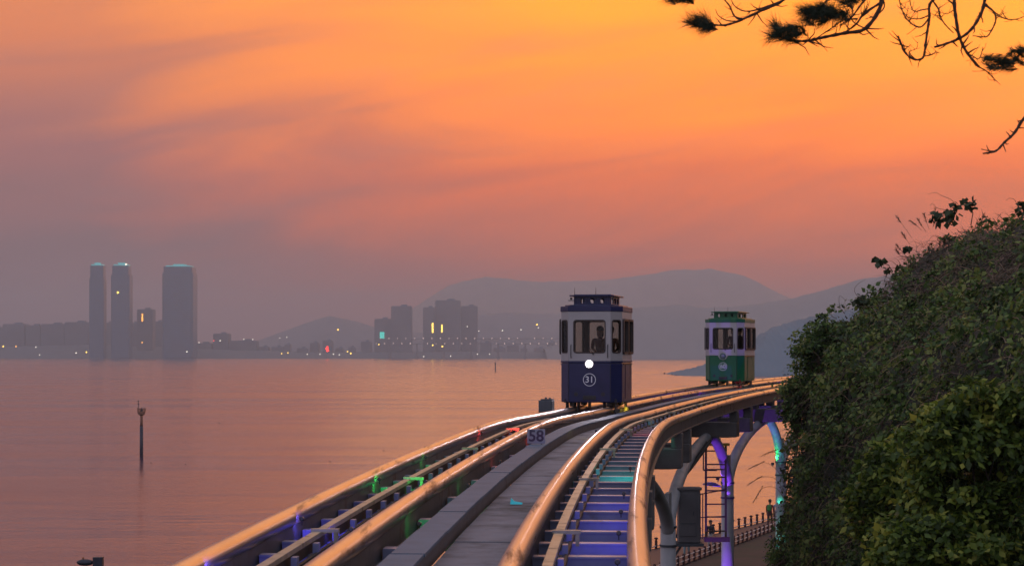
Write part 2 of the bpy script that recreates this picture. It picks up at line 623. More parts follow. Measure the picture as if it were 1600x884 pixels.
def block(u0, u1, vtop, d, label, depth=60, setback=None, lit=None, cat='building', group='buildings along the far shore'):
    x0, x1, zt = tower_top(u0, u1, vtop, d)
    w = x1 - x0
    root = empty('apartment_block', ((x0 + x1) / 2, d + depth / 2, 0))
    tag(root, label, cat, group)
    b = MB()
    b.box((0, 0, zt * 0.5 + 1), (w, depth, zt - 2))
    b.build('wall', m_conc_far, root)
    t = MB()
    t.box((0, 0, zt + 1.2), (w * 0.94, depth * 0.94, 2.4))
    t.box((w * 0.12, 0, zt + 5), (w * 0.3, depth * 0.4, 5.6))
    t.build('roof', m_tower_band, root)
    s = MB()
    z = 12
    while z < zt - 5:
        s.box((0, 0, z), (w * 1.01, depth * 1.01, 1.4))
        z += 8
    tag(s.build('balcony_bands', m_tower_band, root), kind='stuff')
    if lit:
        for (uu, vv, mt, wpx, hpx) in lit:
            p = PX(uu, vv, d)
            lb = MB()
            lb.box((p.x - root.location.x, -depth / 2 - 1.2, p.z), (wpx * d / FPX, 2, hpx * d / FPX))
            lb.build('lit_sign', mt, root)
    return root

block(214, 238, 484, 6400, 'small rounded block between tall towers with an upright orange light', lit=[(222.5, 496, m_org, 2.0, 12)])
block(585, 611, 499, 6500, 'lower left block of the stepped pair beside the teal light', lit=[(597, 524, m_teal, 7, 11)])
block(611, 643, 479, 6480, 'taller right block of the stepped pair left of the amber lights')
block(661, 679, 481, 6500, 'slim block left of the twin upright amber lights', lit=[(676, 512, m_yel, 2.4, 15)])
block(680, 719, 470, 6560, 'tall broad block behind the twin upright amber lights', lit=[(690.5, 513, m_yel, 2.0, 12)])
block(720, 746, 479, 6620, 'pale block right of the tall broad one')
lowb = [(-40, 4, 512), (4, 38, 507), (40, 62, 509), (64, 100, 507), (101, 138, 504), (163, 173, 505), (202, 214, 505), (239, 253, 503), (333, 356, 522), (302, 330, 537), (358, 400, 533)]
lowlab = ['low block cut by the left picture edge', 'low block second from the left picture edge', 'low block third from the left picture edge', 'low wide block left of the slim tower',
          'low wide block touching the slim tower', 'narrow low block between slim and middle towers', 'narrow low block right of the middle tower', 'narrow low block left of the broad tower',
          'faint stand-alone block right of the broad tower', 'lowest flat block at the foot of the broad tower', 'low flat block right of the faint stand-alone block']
for (a, b_, t), lb in zip(lowb, lowlab):
    block(a, b_, t, 6550, lb, depth=80)

rb = random.Random(5)
nblk = 0
for u_ in list(range(404, 584, 20)) + list(range(750, 1090, 21)):
    ww_ = rb.uniform(9, 19)
    nblk += 1
    block(u_, u_ + ww_, rb.uniform(533, 546), rb.uniform(6480, 6600), '%s low hazy block from the left on the waterfront beyond the towers' % (['first', 'second', 'third', 'fourth', 'fifth', 'sixth', 'seventh', 'eighth', 'ninth', 'tenth', 'eleventh', 'twelfth', 'thirteenth', 'fourteenth', 'fifteenth', 'sixteenth', 'seventeenth', 'eighteenth', 'nineteenth', 'twentieth', 'twenty-first', 'twenty-second', 'twenty-third', 'twenty-fourth', 'twenty-fifth', 'twenty-sixth', 'twenty-seventh', 'twenty-eighth'][nblk - 1]), depth=50)

# the long double-deck bridge, its truss picked out by lamps
def bridge():
    d = 6100.0
    root = empty('truss_bridge', ((840 - 800) * d / FPX, d, 0))
    tag(root, 'long double-deck truss bridge strung with small lamps across the bay', 'bridge')
    x0, x1 = (588 - 840) * d / FPX, (1096 - 840) * d / FPX
    zl, zu = EYE + (HORIZ - 537) * d / FPX, EYE + (HORIZ - 529) * d / FPX
    dk = MB(); dk.box(((x0 + x1) / 2, 0, zl), (x1 - x0, 20, 2.2)); dk.build('lower_deck', m_conc_far, root)
    dk = MB(); dk.box(((x0 + x1) / 2, 0, zu), (x1 - x0, 20, 2.2)); dk.build('upper_deck', m_conc_far, root)
    tr = MB(); bl = MB()
    n = 76
    for i in range(n):
        xa = x0 + (x1 - x0) * i / n
        xb = x0 + (x1 - x0) * (i + 1) / n
        za, zb = (zl, zu) if i % 2 == 0 else (zu, zl)
        tr.bar((xa, -9, za), (xb, -9, zb), 1.2, 1.2)
        if random.random() < 0.86:
            bl.sphere((xa, -11, za + 1), random.uniform(1.2, 1.9), 6, 4)
    tag(tr.build('truss', m_conc_far, root), kind='stuff')
    tag(bl.build('lamp_string', glow('bridge_lamp', (1.0, 0.72, 0.60), 1.25), root), kind='stuff')
    for i in range(12):
        xa = x0 + (x1 - x0) * (i + 0.5) / 12
        pr = MB()
        pr.prism([(xa - 5, -8), (xa + 5, -8), (xa + 5, 8), (xa - 5, 8)], -2, 8)
        pr.bar((xa, 0, 8), (xa, 0, zl), 5, 5)
        pr.build('pier', m_conc_far, root)
bridge()

shore_lamps = [(5, 541, m_yel, 2.6), (25, 541, m_org, 2.2), (56, 542, m_wht, 1.8), (62, 554, m_wht, 1.6), (119, 551, m_wht, 2.0), (135, 550, m_yel, 2.2), (222, 535, m_org, 2.3), (292, 549, m_wht, 2.0),
               (311, 535, m_wht, 1.5), (334, 532, m_red, 1.7), (344, 532, m_wht, 1.7), (381, 530, m_wht, 1.4), (395, 530, m_wht, 1.3), (440, 552, m_yel, 1.8), (450, 551, m_yel, 1.8), (437, 528, m_wht, 1.3), (448, 527, m_wht, 1.2),
               (480, 553, m_wht, 1.5), (500, 553, m_wht, 1.5), (528, 515, m_yel, 2.3), (548, 552, m_yel, 2.4), (543, 549, m_yel, 1.9), (521, 553, m_wht, 1.6), (530, 554, m_wht, 1.6), (592, 538, m_yel, 1.9), (676, 539, m_yel, 2.4), (691, 541, m_yel, 2.6),
               (662, 557, m_wht, 1.6), (704, 556, m_wht, 1.7), (746, 553, m_wht, 1.5), (765, 553, m_wht, 1.5), (785, 516, m_wht, 1.8), (814, 515, m_wht, 1.6), (839, 507, m_yel, 2.3), (841, 512, m_wht, 1.5), (748, 517, m_wht, 1.4), (730, 510, m_wht, 1.3),
               (996, 550, m_org, 2.0), (1046, 560, m_wht, 1.8), (1056, 545, m_wht, 1.8), (1000, 517, m_wht, 1.5), (1020, 519, m_wht, 1.4), (1062, 519, m_wht, 1.4), (1013, 527, m_wht, 1.3)]
ORD = ['first', 'second', 'third', 'fourth', 'fifth', 'sixth', 'seventh', 'eighth', 'ninth', 'tenth', 'eleventh', 'twelfth', 'thirteenth', 'fourteenth', 'fifteenth', 'sixteenth', 'seventeenth', 'eighteenth', 'nineteenth', 'twentieth']
ORD += ['twenty-' + q for q in ORD[:9]] + ['thirtieth'] + ['thirty-' + q for q in ORD[:9]]
shore_lamps.sort(key=lambda q: q[0])
lamp_count = {}
for (u, v, mt, r) in shore_lamps:
    d = 6050.0
    p = PX(u, v, d)
    b = MB()
    b.sphere((0, 0, 0), r, 8, 5)
    b.cyl((0, 0, -max(3.0, p.z)), (0, 0, 0), 0.35, 0.25, 5, mi=1)
    o = b.build('shore_lamp', [mt, m_conc_far])
    o.location = p
    cname = {'amber_light': 'yellow', 'pale_light': 'white', 'orange_light': 'orange', 'red_light': 'red'}[mt.name]
    lamp_count[cname] = lamp_count.get(cname, 0) + 1
    tag(o, '%s tiny %s lamp from the left along the far shore' % (ORD[lamp_count[cname] - 1], cname), 'lamp', '%s lamps along the far shore' % cname)
b = MB(); p = PX(511.5, 545, 6000)
b.box((0, 0, 0), (5.5, 2, 17)); b.box((0, 0, -(p.z) / 2 - 4), (2, 2, max(1, p.z - 9)), mi=1); b.box((-4.5, 0, 1), (3, 2, 5)); b.box((3.6, 0, -5), (3, 2, 4))
o = b.build('neon_sign', [m_red, m_conc_far]); o.location = p
tag(o, 'bright red neon sign glowing on the far waterfront', 'sign')

# ================================================================== sea marks
m_dark_iron = material('dark_iron', (0.028, 0.03, 0.045), 0.6, 0.3, var=0.3, scale=3)
m_rust_pole = material('rusty_band', (0.20, 0.09, 0.05), 0.8, var=0.3, scale=4)
def beacon():
    d = 25 * FPX / (713 - HORIZ)
    root = empty('sea_beacon', PX(221, 713, d))
    tag(root, 'dark beacon post with a basket top standing in the sea', 'beacon')
    k = d / FPX
    b = MB(); b.cyl((0, 0, -2), (0, 0, 48 * k), 2.9 * k, 2.6 * k, 12); b.build('post', m_dark_iron, root, smooth=True)
    b = MB(); b.cyl((0, 0, 48 * k), (0, 0, 65 * k), 2.3 * k, 2.0 * k, 12); b.build('upper_post', m_rust_pole, root, smooth=True)
    b = MB(); b.lathe([(2.2 * k, 64 * k), (5.4 * k, 66 * k), (6.0 * k, 69 * k), (5.6 * k, 69.6 * k), (5.6 * k, 70.5 * k)], seg=14); b.build('platform', m_rust_pole, root)
    for i in range(8):
        a = i * math.pi / 4
        q = MB(); q.cyl((5.7 * k * math.cos(a), 5.7 * k * math.sin(a), 69 * k), (6.2 * k * math.cos(a), 6.2 * k * math.sin(a), 76 * k), 0.55 * k, None, 6); q.build('railing_post', m_rust_pole, root)
    b = MB()
    b.tube([(6.1 * k * math.cos(i * math.pi / 8), 6.1 * k * math.sin(i * math.pi / 8), 74.5 * k) for i in range(17)], 0.4 * k, 6)
    b.build('railing', m_rust_pole, root)
    b = MB(); b.lathe([(2.2 * k, 70 * k), (2.4 * k, 74 * k), (1.2 * k, 76 * k)], seg=10); b.build('lantern', m_dark_iron, root)
    b = MB(); b.cyl((-4.8 * k, 0, 70 * k), (-4.8 * k, 0, 84 * k), 0.5 * k, None, 6)
    b.lathe([(0.3 * k, 81 * k), (1.6 * k, 82.5 * k), (0.2 * k, 84 * k)], (-4.8 * k, 0, 0), 8)
    b.lathe([(0.3 * k, 85 * k), (1.6 * k, 86.5 * k), (0.2 * k, 88 * k)], (-4.8 * k, 0, 0), 8)
    b.build('topmark', m_dark_iron, root)
beacon()
d = 25 * FPX / (580 - HORIZ)
root = empty('sea_post', PX(774, 580, d)); k = d / FPX
b = MB(); b.cyl((0, 0, -3), (0, 0, 11 * k), 1.0 * k, 0.8 * k, 8); b.build('post', m_dark_iron, root)
b = MB(); b.lathe([(0.6 * k, 11 * k), (1.5 * k, 12 * k), (0.9 * k, 14 * k)], seg=8); b.build('lantern', m_dark_iron, root)
tag(root, 'small thin far post standing in the sea left of the blue capsule', 'post')
for bi, (u, v) in enumerate(sorted(((343, 661), (516, 721), (600, 704), (290, 725), (236, 723), (724, 675), (805, 562), (840, 562)))):
    d = 25 * FPX / (v - HORIZ); k = d / FPX
    b = MB(); b.lathe([(0.2 * k, -1.0 * k), (1.0 * k, -0.3 * k), (1.1 * k, 0.4 * k), (0.3 * k, 1.1 * k), (0.15 * k, 2.0 * k)], seg=8)
    o = b.build('buoy', m_dark_iron); o.location = PX(u, v, d)
    tag(o, ORD[bi] + ' tiny dark fishing buoy from the left on the open sea', 'buoy', 'fishing buoys scattered on the sea')

# ================================================================== the elevated double track
# centre line of the pair: arc length, x, y, rail height below the eye, heading (degrees to the right)
LINE = [(-12.5, -1.30, 1.75, -1.72, 2.2), (-7.5, -1.12, 6.75, -1.71, 2.5), (-2.5, -0.905, 11.74, -1.69, 2.8),
 (0.0, -0.78, 14.238, -1.679, 3.02), (2.5, -0.637, 16.734, -1.667, 3.45), (5.0, -0.477, 19.229, -1.652, 3.83), (7.5, -0.302, 21.722, -1.637, 4.16), (10.0, -0.114, 24.215, -1.623, 4.45), (12.5, 0.087, 26.707, -1.609, 4.75), (15.0, 0.301, 29.198, -1.595, 5.08), (17.5, 0.531, 31.687, -1.58, 5.43), (20.0, 0.777, 34.175, -1.563, 5.84), (22.5, 1.043, 36.661, -1.546, 6.34), (25.0, 1.333, 39.144, -1.535, 6.93), (27.5, 1.65, 41.624, -1.545, 7.59), (30.0, 1.997, 44.1, -1.573, 8.3), (32.5, 2.376, 46.571, -1.604, 9.06), (35.0, 2.788, 49.037, -1.62, 9.87), (37.5, 3.236, 51.496, -1.622, 10.71), (40.0, 3.721, 53.949, -1.617, 11.57), (42.5, 4.243, 56.393, -1.605, 12.47), (45.0, 4.805, 58.83, -1.585, 13.39), (47.5, 5.405, 61.256, -1.558, 14.33), (50.0, 6.046, 63.673, -1.528, 15.28), (52.5, 6.727, 66.078, -1.498, 16.24), (55.0, 7.448, 68.472, -1.469, 17.19), (57.5, 8.208, 70.854, -1.441, 18.13), (60.0, 9.007, 73.222, -1.412, 19.05), (62.5, 9.844, 75.578, -1.381, 19.95), (65.0, 10.716, 77.921, -1.349, 20.82), (67.5, 11.624, 80.25, -1.317, 21.67), (70.0, 12.566, 82.566, -1.287, 22.5), (72.5, 13.54, 84.868, -1.259, 23.31), (75.0, 14.546, 87.157, -1.231, 24.08), (77.5, 15.583, 89.432, -1.203, 24.84), (80.0, 16.649, 91.693, -1.175, 25.57), (82.5, 17.743, 93.941, -1.147, 26.27), (85.0, 18.864, 96.176, -1.119, 26.95), (90.0, 21.183, 100.606, -1.063, 28.22), (95.0, 23.595, 104.985, -1.012, 29.4), (105.0, 28.6, 113.64, -1.0, 31.0)]
LA = np.array(LINE)

def cubic(x, xs, ys):
    i = int(np.clip(np.searchsorted(xs, x) - 1, 1, len(xs) - 3))
    h = xs[i + 1] - xs[i]
    t = (x - xs[i]) / h
    m0 = (ys[i + 1] - ys[i - 1]) / (xs[i + 1] - xs[i - 1]) * h
    m1 = (ys[i + 2] - ys[i]) / (xs[i + 2] - xs[i]) * h
    return (2 * t**3 - 3 * t * t + 1) * ys[i] + (t**3 - 2 * t * t + t) * m0 + (-2 * t**3 + 3 * t * t) * ys[i + 1] + (t**3 - t * t) * m1

def T(s, o=0.0, dz=0.0):
    x, y, z, th = (cubic(s, LA[:, 0], LA[:, k]) for k in (1, 2, 3, 4))
    a = math.radians(th)
    return Vector((x + o * math.cos(a), y - o * math.sin(a), EYE + z + dz))
def heading(s):
    return math.radians(cubic(s, LA[:, 0], LA[:, 4]))

OFF_L, OFF_R = -1.2294, 1.2294       # track centres from the line; gauge 1.0
S0, S1 = -6.0, 97.0
TUBE = 0.095

def rail_material():
    m = material('rail_steel', (0.29, 0.255, 0.245), 0.33, 0.8, coat=0.22, var=0.16, scale=4.0, second=(0.07, 0.042, 0.032), mask=(0.56, 0.68), bump=0.0, stretch=(2.2, 0.16, 2.2))
    bs = m.node_tree.nodes['Principled BSDF']
    bs.inputs['Coat Roughness'].default_value = 0.09
    return m
m_rail = rail_material()
m_stringer = material('stringer_paint', (0.055, 0.065, 0.08), 0.55, 0.2, var=0.25, scale=3, second=(0.05, 0.04, 0.035), mask=(0.58, 0.75))
m_tie = material('tie_paint', (0.17, 0.19, 0.30), 0.45, 0.1, var=0.15, scale=4, second=(0.12, 0.10, 0.10), mask=(0.62, 0.8))
m_guide = material('guide_rail_steel', (0.30, 0.28, 0.22), 0.5, 0.5, var=0.2, scale=6, second=(0.10, 0.075, 0.05), mask=(0.55, 0.72))
m_black_rub = material('black_rubber', (0.015, 0.015, 0.016), 0.7, var=0.2)
m_deck = material('walkway_deck', (0.165, 0.175, 0.21), 0.8, 0.0, spec=0.2, var=0.16, scale=2.2, second=(0.085, 0.08, 0.08), mask=(0.48, 0.68), bump=0.3, bscale=60)
m_tray = material('cable_tray_lid', (0.085, 0.125, 0.18), 0.7, 0.0, spec=0.2, var=0.14, scale=2.5, second=(0.13, 0.13, 0.13), mask=(0.58, 0.8))
m_conc = material('beam_concrete', (0.10, 0.095, 0.095), 0.8, var=0.2, scale=1.6, second=(0.05, 0.045, 0.045), mask=(0.5, 0.75), bump=0.3, bscale=25)
m_cap = material('saddle_plate', (0.42, 0.36, 0.32), 0.42, 0.3, var=0.15, scale=5)
m_col = material('column_paint', (0.33, 0.34, 0.36), 0.5, 0.0, var=0.12, scale=1.2, second=(0.16, 0.16, 0.15), mask=(0.5, 0.8))

def sweep_box(mb, s0, s1, o, w, z0, z1, step=0.8, mi=0):
    n = max(1, int(math.ceil((s1 - s0) / step)))
    vs, fs = [], []
    for i in range(n + 1):
        s = s0 + (s1 - s0) * i / n
        for oo, zz in ((o - w / 2, z0), (o + w / 2, z0), (o + w / 2, z1), (o - w / 2, z1)):
            vs.append(T(s, oo, zz))
    for i in range(n):
        for k in range(4):
            k2 = (k + 1) % 4
            fs.append((i * 4 + k, (i + 1) * 4 + k, (i + 1) * 4 + k2, i * 4 + k2))
    fs.append((0, 1, 2, 3))
    fs.append((n * 4 + 3, n * 4 + 2, n * 4 + 1, n * 4))
    return mb.add(vs, fs, mi)

tie_b = MB()
tie_b.box((0, 0, -0.265), (0.86, 0.13, 0.17))
tie_b.box((0, 0, -0.170), (0.86, 0.155, 0.018))          # top flange
TIE_ME = tie_b.mesh('tie'); TIE_ME.materials.append(m_tie)
gp = MB()
gp.box((0.075, 0, -0.10), (0.05, 0.12, 0.14))
GP_ME = gp.mesh('guide_post'); GP_ME.materials.append(m_tie)
br = MB()
br.box((0.07, 0, 0.0), (0.26, 0.07, 0.035)); br.box((0.17, 0, -0.07), (0.035, 0.06, 0.12))
BR_ME = br.mesh('guide_bracket'); BR_ME.materials.append(m_guide)

def put(me, name, root, s, o, dz, rz_extra=0.0):
    ob = bpy.data.objects.new(name, me)
    COL.objects.link(ob)
    ob.parent = root
    ob.location = T(s, o, dz) - root.location
    ob.rotation_euler = (0, 0, -heading(s) + rz_extra)
    return ob

def track(name, off, goff, gz, label):
    root = empty(name, T(2.0, off, -0.6))
    tag(root, label, 'rail track', 'the two parallel capsule tracks')
    for o in (off - 0.5, off + 0.5):
        s = S0
        while s < S1:
            e = min(s + 6.0, S1)
            mb = MB()
            n = max(2, int((e - s) / 0.6))
            mb.tube([T(s + 0.002 + (e - s - 0.004) * i / n, o, 0) for i in range(n + 1)], TUBE, 18, caps=False)
            mb.build('rail', m_rail, root, world=True, smooth=True)
            s = e
        mb = MB()
        sweep_box(mb, S0, S1, o, 0.11, -0.30, -0.075)
        mb.build('stringer', m_stringer, root, world=True)
        mb = MB()
        sweep_box(mb, S0, S1, o, 0.19, -0.325, -0.301)
        mb.build('stringer_flange', m_stringer, root, world=True)
    s = S0
    while s < S1:
        put(TIE_ME, 'tie', root, s, off, 0)
        if s < 70:
            put(GP_ME, 'guide_post', root, s + 0.02, goff, gz)
        s += 1.12
    mb = MB()
    sweep_box(mb, S0, S1, goff, 0.085, -0.022 + gz, 0.022 + gz)
    g = mb.build('guide_rail', m_guide, root, world=True)
    mb = MB()
    sweep_box(mb, S0, S1, goff, 0.02, -0.14 + gz, -0.023 + gz)
    link('guide_web', mb.mesh('guide_web'), m_black_rub, root, world=True)
    mb = MB()
    sweep_box(mb, S0, S1, goff + 0.09, 0.03, -0.16 + gz, -0.11 + gz)
    mb.build('side_strip', m_black_rub, root, world=True)  # dark strip along the right side of the guide rail
    s = -3.0
    while s < 60:
        put(BR_ME, 'guide_bracket', root, s + 6.5, goff, gz + 0.028)
        s += 6.7
    return root
track('rail_track', OFF_L, OFF_L + 0.0, -0.03, 'seaward left rail track carrying the two capsules')
track('rail_track', OFF_R, OFF_R - 0.22, -0.03, 'empty right rail track curving past the vine-covered bank')

# walkway plates and cable tray between the tracks
wk = empty('maintenance_walkway', T(2.0, 0.27, -0.25))
tag(wk, 'grey plated walkway running between the two rail tracks', 'walkway')
s = S0
while s < 90:
    mb = MB()
    zz = random.uniform(-0.004, 0.004)
    sweep_box(mb, s + 0.005, s + 1.495, 0.285, 0.68, -0.24 + zz, -0.205 + zz)
    mb.build('plate', m_deck, wk, world=True)
    s += 1.5
mb = MB(); sweep_box(mb, S0, 90, 0.285, 0.5, -0.42, -0.25); mb.build('support_beam', m_stringer, wk, world=True)
tr = empty('cable_tray', T(2.0, -0.22, -0.25))
tag(tr, 'blue-grey lidded cable tray edging the walkway between the tracks', 'cable tray')
mb = MB(); sweep_box(mb, S0, 90, -0.22, 0.25, -0.24, -0.076); mb.build('trough', m_stringer, tr, world=True)
s = S0
while s < 90:
    mb = MB()
    zz = random.uniform(-0.003, 0.004)
    oo = random.uniform(-0.006, 0.006)
    sweep_box(mb, s + 0.006, s + 1.994, -0.22 + oo, 0.29, -0.075 + zz, -0.045 + zz)
    mb.build('lid', m_tray, tr, world=True)
    s += 2.0

# brackets that tie the tray to the left track
s = S0 + 1.0
while s < 60:
    mb = MB()
    sweep_box(mb, s, s + 0.22, -0.50, 0.30, -0.30, -0.19)
    mb.build('tray_bracket', m_tie, tr, world=True)
    s += 2.9

# crossbeams in pairs
BEAMS = [(-1.5, 'behind the picture edge'), (3.2, ''), (12.6, ''), (15.6, ''), (31.0, ''), (34.0, ''), (47.2, ''), (50.4, ''), (57.6, ''), (60.6, ''), (72.0, ''), (75.0, '')]
blab = ['nearest concrete crossbeam, at the bottom picture edge', 'second nearest concrete crossbeam under the tracks', 'front beam of the crossbeam pair beside the near right rail', 'rear beam of the crossbeam pair beside the near right rail',
        'front beam of the crossbeam pair left of the yellow-barred ladder', 'rear beam of the crossbeam pair left of the yellow-barred ladder', 'front crossbeam on top of the grey column', 'rear crossbeam on top of the grey column',
        'front crossbeam on top of the purple column arch', 'rear crossbeam on top of the purple column arch', 'crossbeam behind the vines past the green column', 'last crossbeam hidden behind the vines']
for (s, _), lb in zip(BEAMS, blab):
    if s > 65:
        continue
    c = T(s, 0, 0)
    root = empty('crossbeam', T(s, 0, -1.16), -heading(s))
    tag(root, lb, 'crossbeam', 'concrete crossbeams under the tracks')
    h = 0.48
    poly = [(-1.85, 0.02), (-1.55, 0.0), (1.55, 0.0), (1.85, 0.02), (1.85, h), (-1.85, h)]
    mb = MB()
    vs = [(x, -0.35, z) for x, z in poly] + [(x, 0.35, z) for x, z in poly]
    n = len(poly)
    mb.add(vs, [tuple(range(n)), tuple(range(2 * n - 1, n - 1, -1))] + [(i, n + i, n + (i + 1) % n, (i + 1) % n) for i in range(n)])
    mb.build('beam', m_conc, root, bevel=0.025)
    for o in (OFF_L - 0.5, OFF_L + 0.5, OFF_R - 0.5, OFF_R + 0.5):
        q = MB(); q.box((o, 0, h + 0.175), (0.26, 0.42, 0.348)); q.build('bearing_block', m_conc, root, bevel=0.012)
    q = MB(); q.box((-0.50, 0, h + 0.36), (0.24, 0.5, 0.05)); q.box((-0.50, 0, h + 0.168), (0.18, 0.38, 0.332)); q.build('saddle', m_cap, root, bevel=0.01)
    q = MB(); q.box((0.28, 0, h + 0.13), (0.4, 0.3, 0.256)); q.build('walkway_support', m_stringer, root)

# columns with curving arms that make pointed arches along the track
def column(name, s, o, z_base, arms, label, zsplit=-2.55):
    base = T(s, o, 0)
    base.z = z_base
    root = empty(name, base)
    tag(root, label, 'column', 'tree-shaped columns carrying the tracks')
    zs = T(s, o, zsplit).z
    mb = MB()
    mb.tube([(base.x, base.y, z_base - 0.3), (base.x, base.y, zs)], [0.22, 0.21], 24)
    mb.build('shaft', m_col, root, world=True, smooth=True)
    for zc in (zs - 0.25, zs - 0.75):
        mb = MB(); mb.tube([(base.x, base.y, zc), (base.x, base.y, zc + 0.06)], 0.235, 24); mb.build('collar', m_stringer, root, world=True)
    mb = MB(); mb.lathe([(0.42, 0), (0.42, 0.25), (0.26, 0.45)], (base.x, base.y, z_base), 20); mb.build('footing', m_conc, root, world=True)
    for (s_end, o_end) in arms:
        pts, rad = [], []
        for i in range(15):
            t = i / 14
            # rises steeply first, then leans along the track: quarter-ellipse
            f = t ** 1.75
            g = 1 - (1 - t) ** 1.35
            q = T(s + (s_end - s) * f, o + (o_end - o) * f, 0)
            q.z = (zs - 0.45) + (T(s_end, o_end, -1.14).z - (zs - 0.45)) * g
            sh = 0.05 * (1 if s_end > s else -1)
            pts.append(q)
            rad.append(0.185 - 0.03 * t)
        mb = MB(); mb.tube(pts, rad, 18)
        mb.build('arm', m_col, root, world=True, smooth=True)
    # web plate in the crotch of the two arms
    if len(arms) > 1:
        mb = MB()
        hd = heading(s)
        mb.box((base.x, base.y, zs + 0.25), (0.12, 0.62, 0.9), rz=-hd)
        mb.build('gusset', m_col, root, world=True)
    return root
GZ = 14.2
column('arch_column', 38.0, 0.9, GZ, [(29.0, 0.7), (47.6, 0.9)], 'grey-olive column with curved arm behind the near right rail', -2.9)
column('arch_column', 51.3, 0.9, GZ, [(47.6, 0.9), (59.2, 0.9)], 'violet-lit column beside the ladder', -2.7)
column('arch_column', 61.8, 0.9, GZ, [(59.2, 0.9), (73.0, 0.9)], 'green-lit column half hidden by the vines', -2.7)
column('arch_column', 22.0, 0.6, GZ, [(13.9, 0.6), (29.0, 0.7)], 'nearest column under the tracks below the picture edge', -2.9)

# ================================================================== coloured LED spotlights
m_lamp_body = material('lamp_housing', (0.05, 0.05, 0.055), 0.45, 0.5, var=0.1)
LED = {'blue': (0.15, 0.10, 1.0), 'green': (0.02, 1.0, 0.12), 'red': (1.0, 0.03, 0.02), 'yellow': (1.0, 0.72, 0.06), 'violet': (0.28, 0.06, 1.0), 'teal': (0.03, 0.85, 0.55)}
def led(pos, cname, power, aim, label, blend=0.7, angle=130, size=0.03, sc=0.38):
    root = empty('led_spotlight', pos)
    tag(root, label, 'spotlight', 'coloured spotlights on the track')
    aim = Vector(aim).normalized()
    q = Vector((0, 0, 1)).rotation_difference(aim)
    mb = MB(); mb.lathe([(0.045, -0.09), (0.06, -0.08), (0.065, 0.0), (0.058, 0.0), (0.054, -0.012)], seg=12)
    h = mb.build('housing', m_lamp_body, root); h.rotation_mode = 'QUATERNION'; h.rotation_quaternion = q
    mb = MB(); mb.lathe([(0.05, -0.011), (0.05, -0.004)], seg=12)
    l = mb.build('lens', glow('led_' + cname, LED[cname], 9.0), root); l.rotation_mode = 'QUATERNION'; l.rotation_quaternion = q
    mb = MB(); mb.box((0, 0, -0.10), (0.03, 0.03, 0.12)); mb.build('bracket', m_lamp_body, root)
    for ch_ in root.children:
        ch_.scale = (sc, sc, sc)
    ld = bpy.data.lights.new('led_beam', 'SPOT')
    ld.energy = power
    ld.color = LED[cname]
    ld.spot_size = R(angle)
    ld.spot_blend = blend
    ld.shadow_soft_size = size
    lo = bpy.data.objects.new('led_beam', ld)
    COL.objects.link(lo)
    lo.parent = root
    lo.location = aim * 0.012
    lo.rotation_mode = 'QUATERNION'
    lo.rotation_quaternion = Vector((0, 0, -1)).rotation_difference(aim)
    return root
def along(s, up=0.25):
    h = heading(s)
    return (math.sin(h), math.cos(h), up)
LEDS = [  # s, offset, dz, colour, watts, where
    (-3.4, OFF_R + 0.33, 0.0, 'blue', 5, 'blue spotlight lowest between the right rails'), (-1.1, OFF_R + 0.33, 0.0, 'blue', 5, 'second lowest blue spotlight between the right rails'),
    (1.1, OFF_R + 0.33, 0.0, 'blue', 4.5, 'third lowest blue spotlight between the right rails'), (3.4, OFF_R + 0.33, 0.0, 'blue', 4.5, 'fourth lowest blue spotlight between the right rails'),
    (5.6, OFF_R + 0.33, 0.0, 'blue', 4, 'second highest blue spotlight between the right rails'), (7.9, OFF_R + 0.33, 0.0, 'blue', 3.2, 'highest blue spotlight between the right rails'),
    (12.3, OFF_R + 0.33, 0.0, 'teal', 9, 'teal spotlight between the right rails'),
    (24.6, OFF_R + 0.33, 0.0, 'red', 4, 'red spotlight between the right rails at the bend'), (30.2, OFF_R + 0.33, 0.0, 'teal', 4, 'far teal spotlight between the right rails'),
    (-2.5, OFF_L + 0.3, 0.0, 'blue', 14, 'blue spotlight lowest between the left rails'), (0.5, OFF_L - 0.34, 0.0, 'blue', 14, 'blue spotlight beside the left guide rail'), (3.6, OFF_L + 0.3, 0.0, 'blue', 9, 'blue spotlight right of the left guide rail'),
    (4.6, OFF_L - 0.34, 0.0, 'blue', 8, 'highest blue spotlight left of the left guide rail'),
    (10.0, OFF_L - 0.34, 0.0, 'green', 9, 'green spotlight between the left rails'), (9.6, OFF_L + 0.3, 0.0, 'green', 7, 'green spotlight right of the left guide rail'), (14.6, OFF_L - 0.34, 0.0, 'green', 4, 'farther green spotlight between the left rails'),
    (22.0, OFF_L - 0.34, 0.0, 'red', 16, 'red spotlight left of the left guide rail'), (23.2, OFF_L + 0.3, 0.0, 'red', 18, 'red spotlight between the left rails near the plate 58'),
    (5.4, -0.50, -0.12, 'green', 6, 'green spotlight in the gap left of the cable tray'), (10.6, -0.50, -0.12, 'green', 4, 'second green spotlight in the gap left of the cable tray'),
    (15.2, -0.50, -0.10, 'red', 6, 'red spotlight under the plate 58'), (21.2, -0.50, -0.10, 'red', 18, 'red spotlight behind the plate 58'),
    (39.6, -0.50, -0.10, 'yellow', 18, 'yellow spotlight right of the blue capsule'), (23.4, 0.50, -0.02, 'yellow', 6, 'yellow spotlight on the walkway edge'),
    (54.0, -0.50, -0.06, 'violet', 24, 'violet spotlight left of the green capsule'), (60.5, -0.45, -0.06, 'red', 10, 'red spotlight under the green capsule'), (67.5, -0.2, 0.02, 'violet', 16, 'violet spotlight by the far number plate'),
]
for s, o, dzz, c, w, lb in LEDS:
    led(T(s, o, dzz), c, w * 2.6, along(s, -0.12), lb, angle=130 if abs(o + 0.5) > 0.06 else 85)
